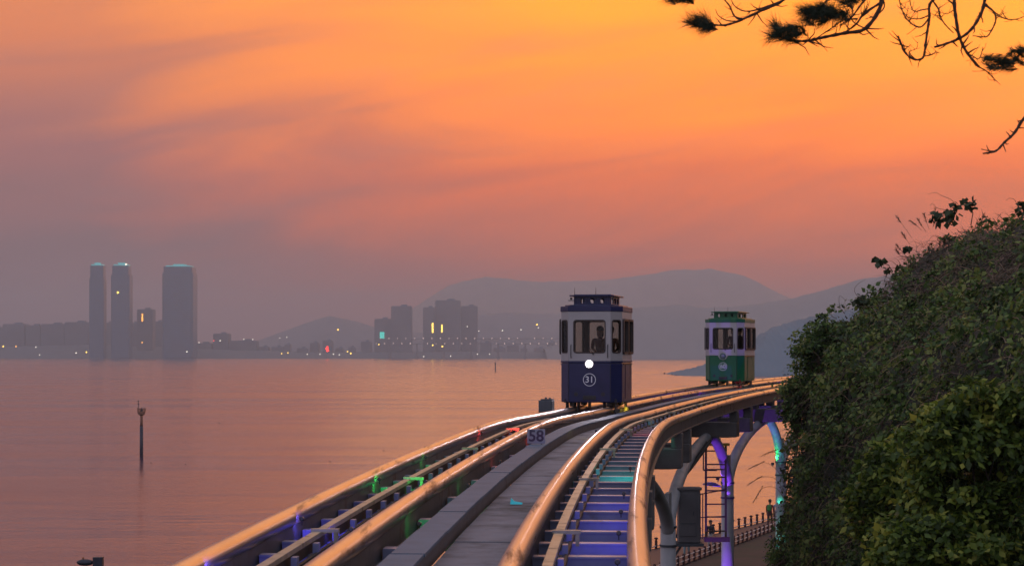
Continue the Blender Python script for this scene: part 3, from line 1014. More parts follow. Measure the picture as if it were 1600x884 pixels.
# lamps clamped on the columns, shining up
cp = T(51.3, 0.9, 0)
led(Vector((cp.x - 0.34, cp.y - 0.16, EYE - (745 - HORIZ) * cp.y / FPX)), 'violet', 55, (0.25, 0.05, 1), 'violet spotlight clamped on the ladder column', angle=110, sc=1.0)
led(Vector((cp.x - 0.05, cp.y - 0.36, EYE - (775 - HORIZ) * cp.y / FPX)), 'violet', 30, (0.1, 0.25, 1), 'second violet spotlight on the front of the ladder column', angle=120)
cp3 = T(61.8, 0.9, 0)
led(Vector((cp3.x - 0.34, cp3.y - 0.16, EYE - (722 - HORIZ) * cp3.y / FPX)), 'green', 60, (0.15, 0.1, 1), 'green spotlight clamped on the column beside the vines', angle=110, sc=1.0)
led(Vector((cp3.x - 0.15, cp3.y - 0.45, EYE - (790 - HORIZ) * cp3.y / FPX)), 'teal', 40, (0.05, 0.3, 1), 'teal spotlight low on the column beside the vines', angle=120)
led(Vector((cp.x - 0.9, cp.y - 2.2, GZ + 0.25)), 'violet', 2600, (0.36, 0.9, 3.4), 'violet floodlight on the ground before the ladder column', angle=60, sc=2.0)
fl_ = T(53.2, -0.6, 0); fl_.z = GZ + 0.25
led(fl_, 'violet', 4200, T(56.0, 0.9, -2.0) - fl_, 'violet floodlight on the ground behind the ladder column', angle=70, sc=2.0)
led(Vector((cp3.x - 0.9, cp3.y - 2.2, GZ + 0.25)), 'teal', 900, (0.36, 0.9, 3.4), 'teal floodlight on the ground before the column beside the vines', angle=60, sc=2.0)
m_disc = material('lamp_shade_paint', (0.10, 0.09, 0.30), 0.5, var=0.1)
mb = MB(); mb.lathe([(0.05, 0.10), (0.12, 0.09), (0.30, 0.02), (0.31, 0.0), (0.28, -0.02), (0.05, -0.03)], seg=20)
o = mb.build('lamp_shade', m_disc); o.location = (cp.x - 0.55, cp.y - 0.1, EYE - (757 - HORIZ) * cp.y / FPX); o.rotation_euler = (0, R(6), 0)
mb = MB(); mb.bar((0, 0, 0.0), (0.42, 0.05, -0.04), 0.03, 0.03); mb.build('bracket_arm', m_lamp_body, o)
tag(o, 'flat violet lamp disc sticking out left of the ladder column', 'lamp')

# ================================================================== capsules
def glass_mat(name, tint, gloss):
    m = bpy.data.materials.new(name)
    m.use_nodes = True
    nt = m.node_tree
    nt.nodes.clear()
    t = nt.nodes.new('ShaderNodeBsdfTransparent'); t.inputs[0].default_value = (*tint, 1)
    g = nt.nodes.new('ShaderNodeBsdfGlossy'); g.inputs['Roughness'].default_value = 0.03; g.inputs['Color'].default_value = (0.9, 0.9, 0.9, 1)
    f = nt.nodes.new('ShaderNodeFresnel'); f.inputs[0].default_value = 1.28
    mm = nt.nodes.new('ShaderNodeMath'); mm.operation = 'ADD'; mm.inputs[1].default_value = gloss; mm.use_clamp = True
    nt.links.new(f.outputs[0], mm.inputs[0])
    x = nt.nodes.new('ShaderNodeMixShader')
    nt.links.new(mm.outputs[0], x.inputs[0]); nt.links.new(t.outputs[0], x.inputs[1]); nt.links.new(g.outputs[0], x.inputs[2])
    o = nt.nodes.new('ShaderNodeOutputMaterial'); nt.links.new(x.outputs[0], o.inputs[0])
    return m
m_pane = glass_mat('window_glass', (0.84, 0.80, 0.76), 0.0)
m_white = material('cream_paint', (0.29, 0.285, 0.30), 0.38, var=0.05, scale=2, coat=0.3, second=(0.31, 0.30, 0.30), mask=(0.52, 0.8))
m_navy = material('navy_paint', (0.015, 0.019, 0.075), 0.36, var=0.10, scale=2, coat=0.08, spec=0.3, second=(0.014, 0.016, 0.05), mask=(0.55, 0.8))
m_green = material('green_paint', (0.006, 0.095, 0.042), 0.36, var=0.10, scale=2, coat=0.08, spec=0.3, second=(0.006, 0.07, 0.032), mask=(0.55, 0.8))
m_rubber = material('window_seal', (0.03, 0.022, 0.022), 0.55, var=0.2)
m_seat = material('seat_brown', (0.10, 0.045, 0.035), 0.6, var=0.2, scale=5)
m_liner = material('interior_liner', (0.10, 0.045, 0.035), 0.7, var=0.15, scale=4)
m_bogie = material('bogie_steel', (0.03, 0.03, 0.035), 0.5, 0.4, var=0.25, scale=6)
m_chrome = material('lamp_rim', (0.55, 0.55, 0.56), 0.2, 0.9, var=0.05)
m_signwhite = material('number_white', (0.62, 0.64, 0.72), 0.5, var=0.04)
m_wheel = material('wheel_tyre', (0.05, 0.045, 0.04), 0.6, var=0.2)

def rrect(w, h, r, n=5):
    pts = []
    for cx, cy, a0 in ((w / 2 - r, -h / 2 + r, -90), (w / 2 - r, h / 2 - r, 0), (-w / 2 + r, h / 2 - r, 90), (-w / 2 + r, -h / 2 + r, 180)):
        for i in range(n):
            a = R(a0 + 90 * i / (n - 1))
            pts.append((cx + r * math.cos(a), cy + r * math.sin(a)))
    return pts

def frame_geo(mb, M, ow, oh, orad, iw, ih, irad, t0, t1, ioff=(0, 0), mi=0, liner=False):
    """ring between two rounded rectangles lying in M's xz plane, from depth t0 to t1 (local y)"""
    A = rrect(ow, oh, orad)
    B = [(x + ioff[0], z + ioff[1]) for x, z in rrect(iw, ih, irad)]
    n = len(A)
    vs = []
    for loop, t in ((A, t0), (B, t0), (B, t1), (A, t1)):
        vs += [M @ Vector((x, t, z)) for x, z in loop]
    fs = []
    for k in range(4):
        a, b = k * n, ((k + 1) % 4) * n
        for i in range(n):
            j = (i + 1) % n
            fs.append((a + i, a + j, b + j, b + i))
    mb.add(vs[:], fs, mi)
    if liner:
        for q in range(len(fs) - 2 * n, len(fs) - n):
            mb.mi[len(mb.mi) - len(fs) + q] = 1

def text_obj(name, body, size, mat, parent, loc, rot, extrude=0.004, spacing=1.0, bold=0.0):
    cu = bpy.data.curves.new(name, 'FONT')
    cu.body = body
    cu.size = size
    cu.align_x = 'CENTER'
    cu.align_y = 'CENTER'
    cu.extrude = extrude
    cu.offset = bold
    cu.space_character = spacing
    cu.materials.append(mat)
    tmp = bpy.data.objects.new('tmp', cu)
    COL.objects.link(tmp)
    me = bpy.data.meshes.new_from_object(tmp.evaluated_get(bpy.context.evaluated_depsgraph_get()))
    bpy.data.objects.remove(tmp)
    o = link(name, me, mat, parent)
    o.location = loc
    o.rotation_euler = rot
    return o

def capsule(s, off, paint, number, lit, label, size=1.0):
    root = empty('capsule_car', T(s, off, TUBE), -heading(s))
    root.scale = (size, size, size)
    tag(root, label, 'capsule', 'sightseeing capsules on the left track')
    a, bq, L2, ch = 0.82, 0.56, 1.30, 0.36
    plan = [(-bq, -L2), (bq, -L2), (a, -L2 + ch), (a, L2 - ch), (bq, L2), (-bq, L2), (-a, L2 - ch), (-a, -L2 + ch)]
    def off_plan(e):
        k = e
        return [(-bq - k * 0.4, -L2 - k), (bq + k * 0.4, -L2 - k), (a + k, -L2 + ch - k * 0.4), (a + k, L2 - ch + k * 0.4), (bq + k * 0.4, L2 + k), (-bq - k * 0.4, L2 + k), (-a - k, L2 - ch + k * 0.4), (-a - k, -L2 + ch - k * 0.4)]
    mb = MB(); mb.prism(off_plan(0.0), 0.12, 1.17); mb.build('lower_body', paint, root, bevel=0.03)
    mb = MB(); mb.prism(off_plan(0.012), 1.172, 1.215); mb.build('belt_trim', m_white if not lit else paint, root)
    # upper walls, one panel for every side, each with a rounded window opening
    z0, z1 = 1.216, 2.52
    for i in range(8):
        p, q = Vector((*plan[i], 0)), Vector((*plan[(i + 1) % 8], 0))
        w = (q - p).length
        mid = (p + q) / 2
        d = (q - p).normalized()
        nrm = Vector((d.y, -d.x, 0))
        M = Matrix(((d.x, -nrm.x, 0, mid.x), (d.y, -nrm.y, 0, mid.y), (0, 0, 1, (z0 + z1) / 2), (0, 0, 0, 1)))   # local -y looks outward
        hh = z1 - z0
        zo = (1.42 + 2.30) / 2 - (z0 + z1) / 2
        wh = 2.30 - 1.42
        if i in (0, 4):
            wins = [(0.0, w, 0.86)]
        elif i in (2, 6):
            wins = [(-w / 4, w / 2, w / 2 - 0.13), (w / 4, w / 2, w / 2 - 0.13)]
        else:
            wins = [(0.0, w, w - 0.10)]
        for cx, pw, ww in wins:
            Mx = M @ Matrix.Translation((cx, 0, 0))
            mb = MB()
            frame_geo(mb, Mx, pw - 0.002, hh, 0.003, ww, wh, 0.075, 0.0, 0.05, (0, zo), liner=True)
            mb.build('wall_panel', [m_white, m_liner], root)
            fr = MB()
            pr = -0.055 if i in (2, 6) else -0.012
            frame_geo(fr, Mx @ Matrix.Translation((0, 0, zo)), ww + (0.06 if i in (2, 6) else 0.004), wh + (0.06 if i in (2, 6) else 0.004), 0.08, ww - 0.05, wh - 0.05, 0.06, pr, 0.035)
            f = fr.build('window_frame', m_rubber, root)
            g = MB()
            R_ = rrect(ww - 0.052, wh - 0.052, 0.06)
            vs = [Mx @ Vector((x, 0.012, z + zo)) for x, z in R_] + [Mx @ Vector((x, 0.018, z + zo)) for x, z in R_]
            n = len(R_)
            g.add(vs, [tuple(range(n)), tuple(range(2 * n - 1, n - 1, -1))] + [(k, n + k, n + (k + 1) % n, (k + 1) % n) for k in range(n)])
            g.build('pane', m_pane, f)
    mb = MB(); mb.prism(off_plan(0.02), 2.521, 2.66); mb.prism(off_plan(-0.10), 2.66, 2.70); mb.build('roof', paint, root, bevel=0.012)
    mb = MB(); mb.prism([(x * 0.97, y * 0.97) for x, y in plan], 2.46, 2.519); mb.build('ceiling', m_liner, root)
    mb = MB(); mb.prism([(x * 0.96, y * 0.96) for x, y in plan], 1.171, 1.20); mb.build('floor_sill', m_seat, root)
    # raised lantern roof with port-holes cut right through its end walls
    cw, cl = 0.50, 0.80
    cup = MB()
    for yy in (-cl, cl):
        for xx in (-0.27, 0.0, 0.27):
            sgn = 1 if yy < 0 else -1
            Mx = Matrix.Translation((xx, yy, 2.815))
            frame_geo(cup, Mx, 0.268, 0.226, 0.003, 0.11, 0.14, 0.054, 0.0 if sgn > 0 else -0.04, 0.04 if sgn > 0 else 0.0)
        for xx in (-0.4525, 0.4525):
            cup.box((xx, yy + (0.02 if yy < 0 else -0.02), 2.815), (0.093, 0.04, 0.226))
    for xx in (-cw + 0.02, cw - 0.02):
        for yy in (-0.72, -0.24, 0.24, 0.72):
            cup.box((xx, yy, 2.815), (0.036, 0.12, 0.226))
        cup.box((xx, 0, 2.72), (0.032, 1.5, 0.036)); cup.box((xx, 0, 2.91), (0.032, 1.5, 0.036))
    lt = cup.build('lantern_roof', paint, root)
    mb = MB(); mb.prism([(-0.60, -0.92), (0.60, -0.92), (0.60, 0.92), (-0.60, 0.92)], 2.929, 2.965); mb.prism([(-0.50, -0.8), (0.50, -0.8), (0.50, 0.8), (-0.50, 0.8)], 2.965, 2.985)
    mb.build('lantern_top', paint, lt, bevel=0.008)
    mb = MB(); mb.box((-0.56, -0.86, 2.87), (0.05, 0.05, 0.06)); mb.box((-0.56, -0.86, 2.82), (0.16, 0.03, 0.02)); mb.box((0.56, -0.86, 2.87), (0.05, 0.05, 0.06)); mb.build('roof_lamp', m_bogie, lt)
    for xx in (-0.47, 0.10):
        mb = MB(); mb.cyl((xx, -0.85, 2.96), (xx, -0.85, 3.16), 0.008, 0.005, 6); mb.build('antenna', m_bogie, root)
    # headlamp
    zl = 1.14
    if not lit:
        mb = MB()
        mb.add([(-0.22, -L2 - 0.006, 1.175), (0.22, -L2 - 0.006, 1.175), (0.13, -L2 - 0.006, 1.03), (0.0, -L2 - 0.006, 0.98), (-0.13, -L2 - 0.006, 1.03),
                (-0.22, -L2 + 0.01, 1.175), (0.22, -L2 + 0.01, 1.175), (0.13, -L2 + 0.01, 1.03), (0.0, -L2 + 0.01, 0.98), (-0.13, -L2 + 0.01, 1.03)],
               [(4, 3, 2, 1, 0), (5, 6, 7, 8, 9), (0, 1, 6, 5), (1, 2, 7, 6), (2, 3, 8, 7), (3, 4, 9, 8), (4, 0, 5, 9)])
        mb.build('lamp_plate', m_white, root)
    mb = MB(); mb.lathe([(0.125, 0), (0.125, 0.03), (0.118, 0.055), (0.102, 0.055), (0.098, 0.03), (0.01, 0.02)], seg=24)
    h = mb.build('headlamp', m_chrome if lit else paint, root, smooth=False); h.location = (0, -L2 - 0.003, zl); h.rotation_euler = (R(90), 0, 0)
    if lit:
        mb = MB(); mb.lathe([(0.098, 0.031), (0.094, 0.040), (0.062, 0.030), (0.06, 0.028)], seg=24)
        mb.build('reflector', glow('reflector_glow', (1.0, 0.95, 0.97), 1.1), h)
    rl = 0.068 if lit else 0.098
    mb = MB(); mb.lathe([(rl, 0.029), (rl * 0.95, 0.046), (rl * 0.6, 0.06), (0.01, 0.066)], seg=24)
    l = mb.build('lens', glow('headlamp_lens', (1.0, 0.97, 0.95), 40.0) if lit else material('dark_lens', (0.12, 0.14, 0.18), 0.1, var=0.05), h)
    if lit:
        ld = bpy.data.lights.new('headlamp_beam', 'SPOT'); ld.energy = 260; ld.color = (1.0, 0.86, 0.96); ld.spot_size = R(120); ld.spot_blend = 0.9; ld.shadow_soft_size = 0.06
        lo = bpy.data.objects.new('headlamp_beam', ld); COL.objects.link(lo); lo.parent = root
        lo.location = (0, -L2 - 0.08, zl); lo.rotation_euler = (R(84), 0, R(180))
    # number in its ring
    rg = MB()
    n = 36
    for r_, y_ in ((0.170, 0.0), (0.170, 0.009), (0.154, 0.009), (0.154, 0.0)):
        rg.v += [(r_ * math.cos(2 * math.pi * k / n), -L2 - y_ - 0.001, 0.72 + r_ * math.sin(2 * math.pi * k / n)) for k in range(n)]
    rg.f = [(c * n + k, c * n + (k + 1) % n, ((c + 1) % 4) * n + (k + 1) % n, ((c + 1) % 4) * n + k) for c in range(4) for k in range(n)]
    rg.mi = [0] * len(rg.f)
    rg.build('number_ring', m_signwhite, root)
    text_obj('number', number, 0.235, m_signwhite, root, (0, -L2 - 0.006, 0.72), (R(90), 0, 0), 0.004, bold=0.002)
    # vents low on the front
    for xx in (-0.36, 0.36):
        mb = MB(); mb.cyl((xx, -L2 - 0.012, 0.34), (xx, -L2 + 0.01, 0.34), 0.055, None, 14); mb.build('vent', m_bogie, root)
    mb = MB(); mb.box((0, -L2 - 0.01, 0.25), (0.34, 0.04, 0.11)); mb.build('coupler_box', m_bogie, root, bevel=0.01)
    # door line on the side and bumper strip
    for sx in (-1, 1):
        mb = MB(); mb.box((sx * (a + 0.006), 0.0, 0.66), (0.012, 0.78, 0.9)); mb.build('door', paint, root, bevel=0.01)
        mb = MB(); mb.box((sx * (a + 0.018), 0, 1.13), (0.03, 1.7, 0.03)); mb.build('grab_rail', m_bogie, root)
    # wiper and front grab handles
    mb = MB(); mb.bar((0.10, -L2 - 0.03, 1.40), (-0.16, -L2 - 0.03, 1.86), 0.014, 0.012); mb.bar((0.10, -L2 - 0.02, 1.38), (0.10, -L2 - 0.02, 1.43), 0.03, 0.03); mb.build('wiper', m_bogie, root)
    for sx in (-1, 1):
        mb = MB(); mb.tube([(sx * 0.49, -L2, 1.30), (sx * 0.49, -L2 - 0.05, 1.33), (sx * 0.49, -L2 - 0.05, 1.62), (sx * 0.49, -L2, 1.65)], 0.011, 6); mb.build('grab_handle', m_bogie, root)
        mb = MB(); mb.box((sx * bq, -L2 - 0.001, 0.64), (0.010, 0.012, 1.0)); mb.build('panel_seam', m_bogie, root)
    # seats
    for sy in (-1, 1):
        mb = MB(); mb.box((0, sy * 0.95, 1.30), (1.3, 0.10, 0.30)); mb.build('seat_back', m_seat, root, bevel=0.03)
    # bogies on the four corners
    for sx in (-1, 1):
        for sy in (-0.92, 0.92):
            mb = MB()
            mb.box((sx * 0.5, sy, 0.16), (0.40, 0.50, 0.10))
            mb.box((sx * 0.655, sy, -0.06), (0.035, 0.34, 0.40)); mb.box((sx * 0.345, sy, 0.0), (0.035, 0.34, 0.26))
            mb.box((sx * 0.67, sy, -0.27), (0.10, 0.12, 0.05))
            bg = mb.build('bogie', m_bogie, root, bevel=0.008)
            for yy in (-0.13, 0.13):
                w = MB(); w.cyl((sx * 0.5 - 0.06, sy + yy, 0.085), (sx * 0.5 + 0.06, sy + yy, 0.085), 0.083, None, 18); w.build('wheel', m_wheel, bg, smooth=False)
                w = MB(); w.cyl((sx * 0.685, sy + yy, -0.105 - 0.045), (sx * 0.685, sy + yy, -0.105 + 0.045), 0.07, None, 16); w.build('side_wheel', m_wheel, bg)
    return root

capsule(39.25, OFF_L, m_navy, '31', True, 'navy and cream capsule 31 with its headlamp lit', 1.03)
capsule(62.3, OFF_L, m_green, '60', False, 'green and cream capsule 60 with its headlamp off', 0.95)

# number plates and boxes
m_plate = material('number_plate', (0.20, 0.20, 0.30), 0.5, var=0.08, scale=4)
m_digit = material('plate_digit', (0.03, 0.02, 0.07), 0.5, var=0.05)
def plate(s, o, dz, w, h, txt, label, size):
    root = empty('number_plate', T(s, o, dz), -heading(s))
    tag(root, label, 'sign', 'number plates on the cable tray')
    mb = MB(); mb.box((0, 0, h / 2 + 0.02), (w, 0.012, h)); mb.build('plate', m_plate, root, bevel=0.004)
    mb = MB(); mb.box((-w * 0.3, 0.012, 0.05), (0.02, 0.012, 0.16)); mb.box((w * 0.3, 0.012, 0.05), (0.02, 0.012, 0.16)); mb.build('bracket', m_stringer, root)
    text_obj('digits', txt, size, m_digit, root, (0, -0.008, h / 2 + 0.02), (R(90), 0, 0), 0.002, bold=0.006)
plate(19.0, -0.26, -0.05, 0.31, 0.25, '58', 'number plate 58 standing on the cable tray', 0.27)
plate(69.0, -0.22, -0.05, 0.30, 0.22, '61', 'small violet-lit number plate right of the green capsule', 0.22)
mb = MB(); mb.box((0, 0, 0.14), (0.36, 0.42, 0.62)); rt = empty('junction_box', T(36.0, OFF_L - 0.86, -0.12), -heading(36))
mb.build('case', m_stringer, rt, bevel=0.015)
mb = MB(); mb.box((0.02, 0, 0.47), (0.30, 0.36, 0.035)); mb.cyl((0.0, -0.1, 0.49), (0.0, -0.1, 0.53), 0.03, None, 8); mb.cyl((0.1, -0.1, 0.49), (0.1, -0.1, 0.52), 0.03, None, 8); mb.build('lid', m_stringer, rt)
mb = MB(); mb.box((0.24, 0, -0.1), (0.34, 0.1, 0.06)); mb.build('bracket', m_stringer, rt)
tag(rt, 'dark grey junction box left of the blue capsule', 'box')
q = T(8.7, 0.26, -0.198)
m_cyan = material('cyan_plastic', (0.02, 0.55, 0.60), 0.4, var=0.1)
mb = MB(); mb.add([(-0.11, 0.02, 0.005), (-0.09, 0.10, 0.115), (-0.03, 0.05, 0.06), (0.13, 0.0, 0.035), (0.12, -0.04, 0.005), (-0.08, -0.03, 0.005),
                   (-0.10, 0.03, 0.0), (-0.08, 0.11, 0.11), (-0.02, 0.06, 0.055), (0.13, 0.012, 0.03), (0.12, -0.028, 0.0), (-0.08, -0.018, 0.0)],
                  [(0, 2, 1), (0, 5, 2), (5, 4, 3, 2), (7, 8, 6), (8, 11, 6), (8, 9, 10, 11), (0, 1, 7, 6), (1, 2, 8, 7), (2, 3, 9, 8), (3, 4, 10, 9), (4, 5, 11, 10), (5, 0, 6, 11)])
o = mb.build('plastic_scrap', m_cyan); o.location = q; o.scale = (0.62, 0.62, 0.62)
tag(o, 'small cyan plastic scrap lying on the grey walkway', 'scrap')

# ================================================================== land, boardwalk, fences
m_soil = material('dark_soil', (0.035, 0.02, 0.018), 0.95, var=0.4, scale=0.8, second=(0.025, 0.028, 0.015), mask=(0.45, 0.65), bump=0.6, bscale=4)
def far_edge(y):        # seaward edge of the land, the far fence follows it
    return 11.2 - (111.7 - y) * 0.4956
def near_edge(y):
    return 8.35 - (96.4 - y) * 0.3827 + 0.0
vs, fs = [], []
ys = np.linspace(-40, 190, 60)
cols = [-9, -5, -2.5, -0.6, 0.0, 3, 10, 25, 60, 140]
for y in ys:
    e = far_edge(y)
    for k, c in enumerate(cols):
        z = GZ - 0.05 if c >= 0 else GZ - 0.05 + c * 1.75 + 0.4 * math.sin(y * 0.7 + c)
        vs.append((e + c - 0.35, y, z if c > -9 else -1.5))
m = len(cols)
for i in range(len(ys) - 1):
    for k in range(m - 1):
        fs.append((i * m + k, i * m + k + 1, (i + 1) * m + k + 1, (i + 1) * m + k))
mb = MB(); mb.add(vs, fs); tag(mb.build('ground', m_soil), kind='structure')

m_board = bpy.data.materials.new('boardwalk_wood'); m_board.use_nodes = True
nt = m_board.node_tree; bsdf = nt.nodes['Principled BSDF']; bsdf.inputs['Roughness'].default_value = 0.75
geo = nt.nodes.new('ShaderNodeNewGeometry'); wv = nt.nodes.new('ShaderNodeTexWave'); wv.inputs['Scale'].default_value = 1.1; wv.inputs['Distortion'].default_value = 0.3
mp = nt.nodes.new('ShaderNodeMapping'); mp.inputs['Rotation'].default_value = (0, 0, R(66)); nt.links.new(geo.outputs['Position'], mp.inputs['Vector']); nt.links.new(mp.outputs[0], wv.inputs['Vector'])
rp = nt.nodes.new('ShaderNodeValToRGB'); rp.color_ramp.elements[0].color = (0.05, 0.02, 0.02, 1); rp.color_ramp.elements[1].color = (0.085, 0.036, 0.036, 1)
nt.links.new(wv.outputs['Fac'], rp.inputs[0]); nt.links.new(rp.outputs[0], bsdf.inputs['Base Color'])
mb = MB()
vs = []
for y in np.linspace(60, 175, 40):
    vs.append((near_edge(y), y, GZ)); vs.append((far_edge(y + 6.0) + 0.1, y + 6.0, GZ))
n = len(vs) // 2
mb.add(vs, [(2 * i, 2 * i + 2, 2 * i + 3, 2 * i + 1) for i in range(n - 1)])
tag(mb.build('boardwalk', m_board), kind='structure')

m_post = material('fence_post_wood', (0.06, 0.022, 0.02), 0.8, var=0.3, scale=3)
m_rope = material('pale_fence_rail', (0.45, 0.38, 0.36), 0.6, var=0.15, scale=4)
def fence(name, edge, y0, y1, step, h, label, rail_z, knob):
    root = empty(name, (edge(y0), y0, GZ))
    tag(root, label, 'fence', 'fences along the boardwalk')
    y = y0
    me = None
    pts = []
    while y < y1:
        pts.append((edge(y), y)); y += step
    pm = MB(); pm.lathe([(0.075, -0.05), (0.075, h * 0.72), (0.05, h * 0.76), (0.05, h * 0.80), (0.10, h * 0.86), (0.11, h * 0.93), (0.07, h)] if knob else [(0.07, -0.05), (0.07, h - 0.05), (0.05, h)], seg=10)
    me = pm.mesh('post'); me.materials.append(m_post)
    for x, y in pts:
        ob = bpy.data.objects.new('post', me); COL.objects.link(ob); ob.parent = root
        ob.location = (x - root.location.x, y - root.location.y, 0)
    for rz_ in rail_z:
        for i in range(len(pts) - 1):
            a_ = Vector((*pts[i], GZ + rz_)); b_ = Vector((*pts[i + 1], GZ + rz_))
            mid = (a_ + b_) / 2 - Vector((0, 0, 0.03))
            q = MB(); q.tube([a_, mid, b_], 0.034, 6); q.build('rail', m_rope, root, world=True)
fence('boardwalk_fence', lambda y: far_edge(y), 100, 150, 1.0, 0.62, 'seaward low fence of dark knobbed posts behind the walkers', (0.16,), True)
fence('boardwalk_fence', lambda y: near_edge(y), 84, 136, 0.95, 0.55, 'landward low fence of dark posts and pale rails', (0.18, 0.42), False)

# cabinet platform at the grey column
m_cab = material('cabinet_paint', (0.10, 0.10, 0.11), 0.55, var=0.15, scale=2, second=(0.12, 0.11, 0.10), mask=(0.55, 0.75))
dcb = 53.5
c0 = PX(1076, 846, dcb)
root = empty('control_cabinet', c0)
tag(root, 'grey control cabinet hung behind the grey column', 'cabinet')
k = dcb / FPX
mb = MB(); mb.box((0, 0, 41 * k), (34 * k, 0.5, 82 * k)); mb.build('case', m_cab, root, bevel=0.02)
mb = MB(); mb.box((0, 0, 83.5 * k), (38 * k, 0.58, 4 * k)); mb.build('roof', m_cab, root, bevel=0.01)
mb = MB(); mb.box((-2 * k, -0.26, 44 * k), (25 * k, 0.02, 68 * k)); mb.build('door', m_cab, root, bevel=0.01)
mb = MB(); mb.box((-2 * k, -0.275, 30 * k), (24 * k, 0.012, 1.2 * k)); mb.build('door_bar', m_stringer, root)
mb = MB(); mb.box((6 * k, -0.28, 46 * k), (1.5 * k, 0.03, 6 * k)); mb.build('handle', m_stringer, root)
mb = MB(); mb.box((-4 * k, 0, -3 * k), (52 * k, 0.7, 5 * k)); mb.bar((-10 * k, 0, -3 * k), (-26 * k, 0.1, -30 * k), 0.06, 0.06); mb.build('platform', m_stringer, root)
# conduit pipes running down the arm of the grey column
root = empty('conduit', PX(1064, 845, 55.0))
tag(root, 'black cables sagging from the crossbeam down to the cabinet', 'cable')
def conduit(pts, r, name):
    mb = MB(); mb.tube([PX(u, v, dd) for u, v, dd in pts], r, 8); mb.build(name, m_black_rub, root, world=True, smooth=True)
conduit([(1110, 688, 57.5), (1098, 706, 57), (1082, 728, 56), (1068, 745, 55.3), (1064, 765, 55), (1063, 800, 55), (1058, 840, 55)], 0.045, 'cable')
conduit([(1104, 690, 57.5), (1090, 712, 57), (1072, 738, 56), (1060, 762, 55), (1055, 800, 54.8), (1054, 835, 54.8)], 0.03, 'thin_cable')

# ladder on the violet column
dl = 63.6
m_ladder = material('ladder_steel', (0.09, 0.06, 0.055), 0.6, 0.3, var=0.2)
m_yellow_light = material('yellow_light_tint', (0.45, 0.30, 0.03), 0.5, var=0.15)  # yellow lamplight on the steel bar, put into its colour
root = empty('access_ladder', PX(1120, 842, dl))
tag(root, 'brown steel access ladder with a yellow top bar beside the violet column', 'ladder')
def lbar(p, q, w, name, mat=None, d0=dl, d1=dl):
    mb = MB(); mb.bar(PX(p[0], p[1], d0), PX(q[0], q[1], d1), w, w); mb.build(name, mat or m_ladder, root, world=True)
lbar((1103, 695), (1103, 842), 0.07, 'side_rail'); lbar((1134, 695), (1134, 842), 0.07, 'side_rail')
for v in (704, 725, 733, 745, 766, 787, 807, 829):
    lbar((1103, v), (1134, v), 0.045, 'rung')
lbar((1100, 842), (1140, 842), 0.16, 'bottom_step')
lbar((1105, 694), (1140, 694), 0.09, 'top_bar', m_yellow_light); lbar((1124, 684), (1124, 700), 0.09, 'hook', m_yellow_light)
lbar((1099, 700), (1099, 734), 0.04, 'hoop', None, dl - 0.4, dl - 0.4); lbar((1099, 734), (1120, 734), 0.05, 'hoop', None, dl - 0.4, dl - 0.4)
for u in (1094, 1098):
    lbar((u, 770), (u, 842), 0.035, 'cage_bar', None, dl - 0.5, dl - 0.5)
lbar((1093, 772), (1134, 764), 0.035, 'cage_hoop', None, dl - 0.5, dl); lbar((1093, 808), (1134, 806), 0.035, 'cage_hoop', None, dl - 0.5, dl)

# street lamp whose head shows at the lower left
dlm = 60.0
p = PX(141, 884, dlm)
root = empty('street_lamp', (p.x + 0.25, dlm, GZ - 0.1))
tag(root, 'dark street lamp head with a square box at the lower left corner', 'street lamp')
k = dlm / FPX
base = root.location
zt = EYE - (877 - HORIZ) * k
mb = MB(); mb.cyl((0, 0, 0), (0, 0, zt - base.z + 0.1), 0.07, 0.05, 12); mb.build('pole', m_dark_iron, root, smooth=True)
mb = MB(); mb.box(((153.5 - 800) * k - base.x, 0, zt - base.z), (15 * k, 0.25, 15 * k)); mb.build('control_box', m_dark_iron, root, bevel=0.01)
mb = MB()
xh = (133 - 800) * k - base.x
mb.sphere((xh, 0, zt - base.z - 0.02), 1.0, 14, 8, (13.5 * k, 0.16, 5.2 * k)); mb.build('lamp_head', m_dark_iron, root, smooth=True)
mb = MB(); mb.cyl((xh - 3 * k, 0, zt - base.z + 4 * k), (xh - 3 * k, 0, zt - base.z + 7.2 * k), 0.03, None, 8); mb.build('photocell', m_rust_pole, root)
mb = MB(); mb.bar((xh + 10 * k, 0, zt - base.z), (xh + 16 * k, 0, zt - base.z), 0.05, 0.05); mb.build('arm', m_dark_iron, root)

# ================================================================== people
m_skin = material('skin', (0.28, 0.15, 0.10), 0.6, var=0.08)
m_hair = material('dark_hair', (0.012, 0.010, 0.010), 0.6, var=0.2)
m_shoe = material('dark_shoe', (0.02, 0.02, 0.022), 0.7, var=0.2)
def cloth(n, c):
    return material('cloth_' + n, c, 0.85, var=0.15, scale=12)

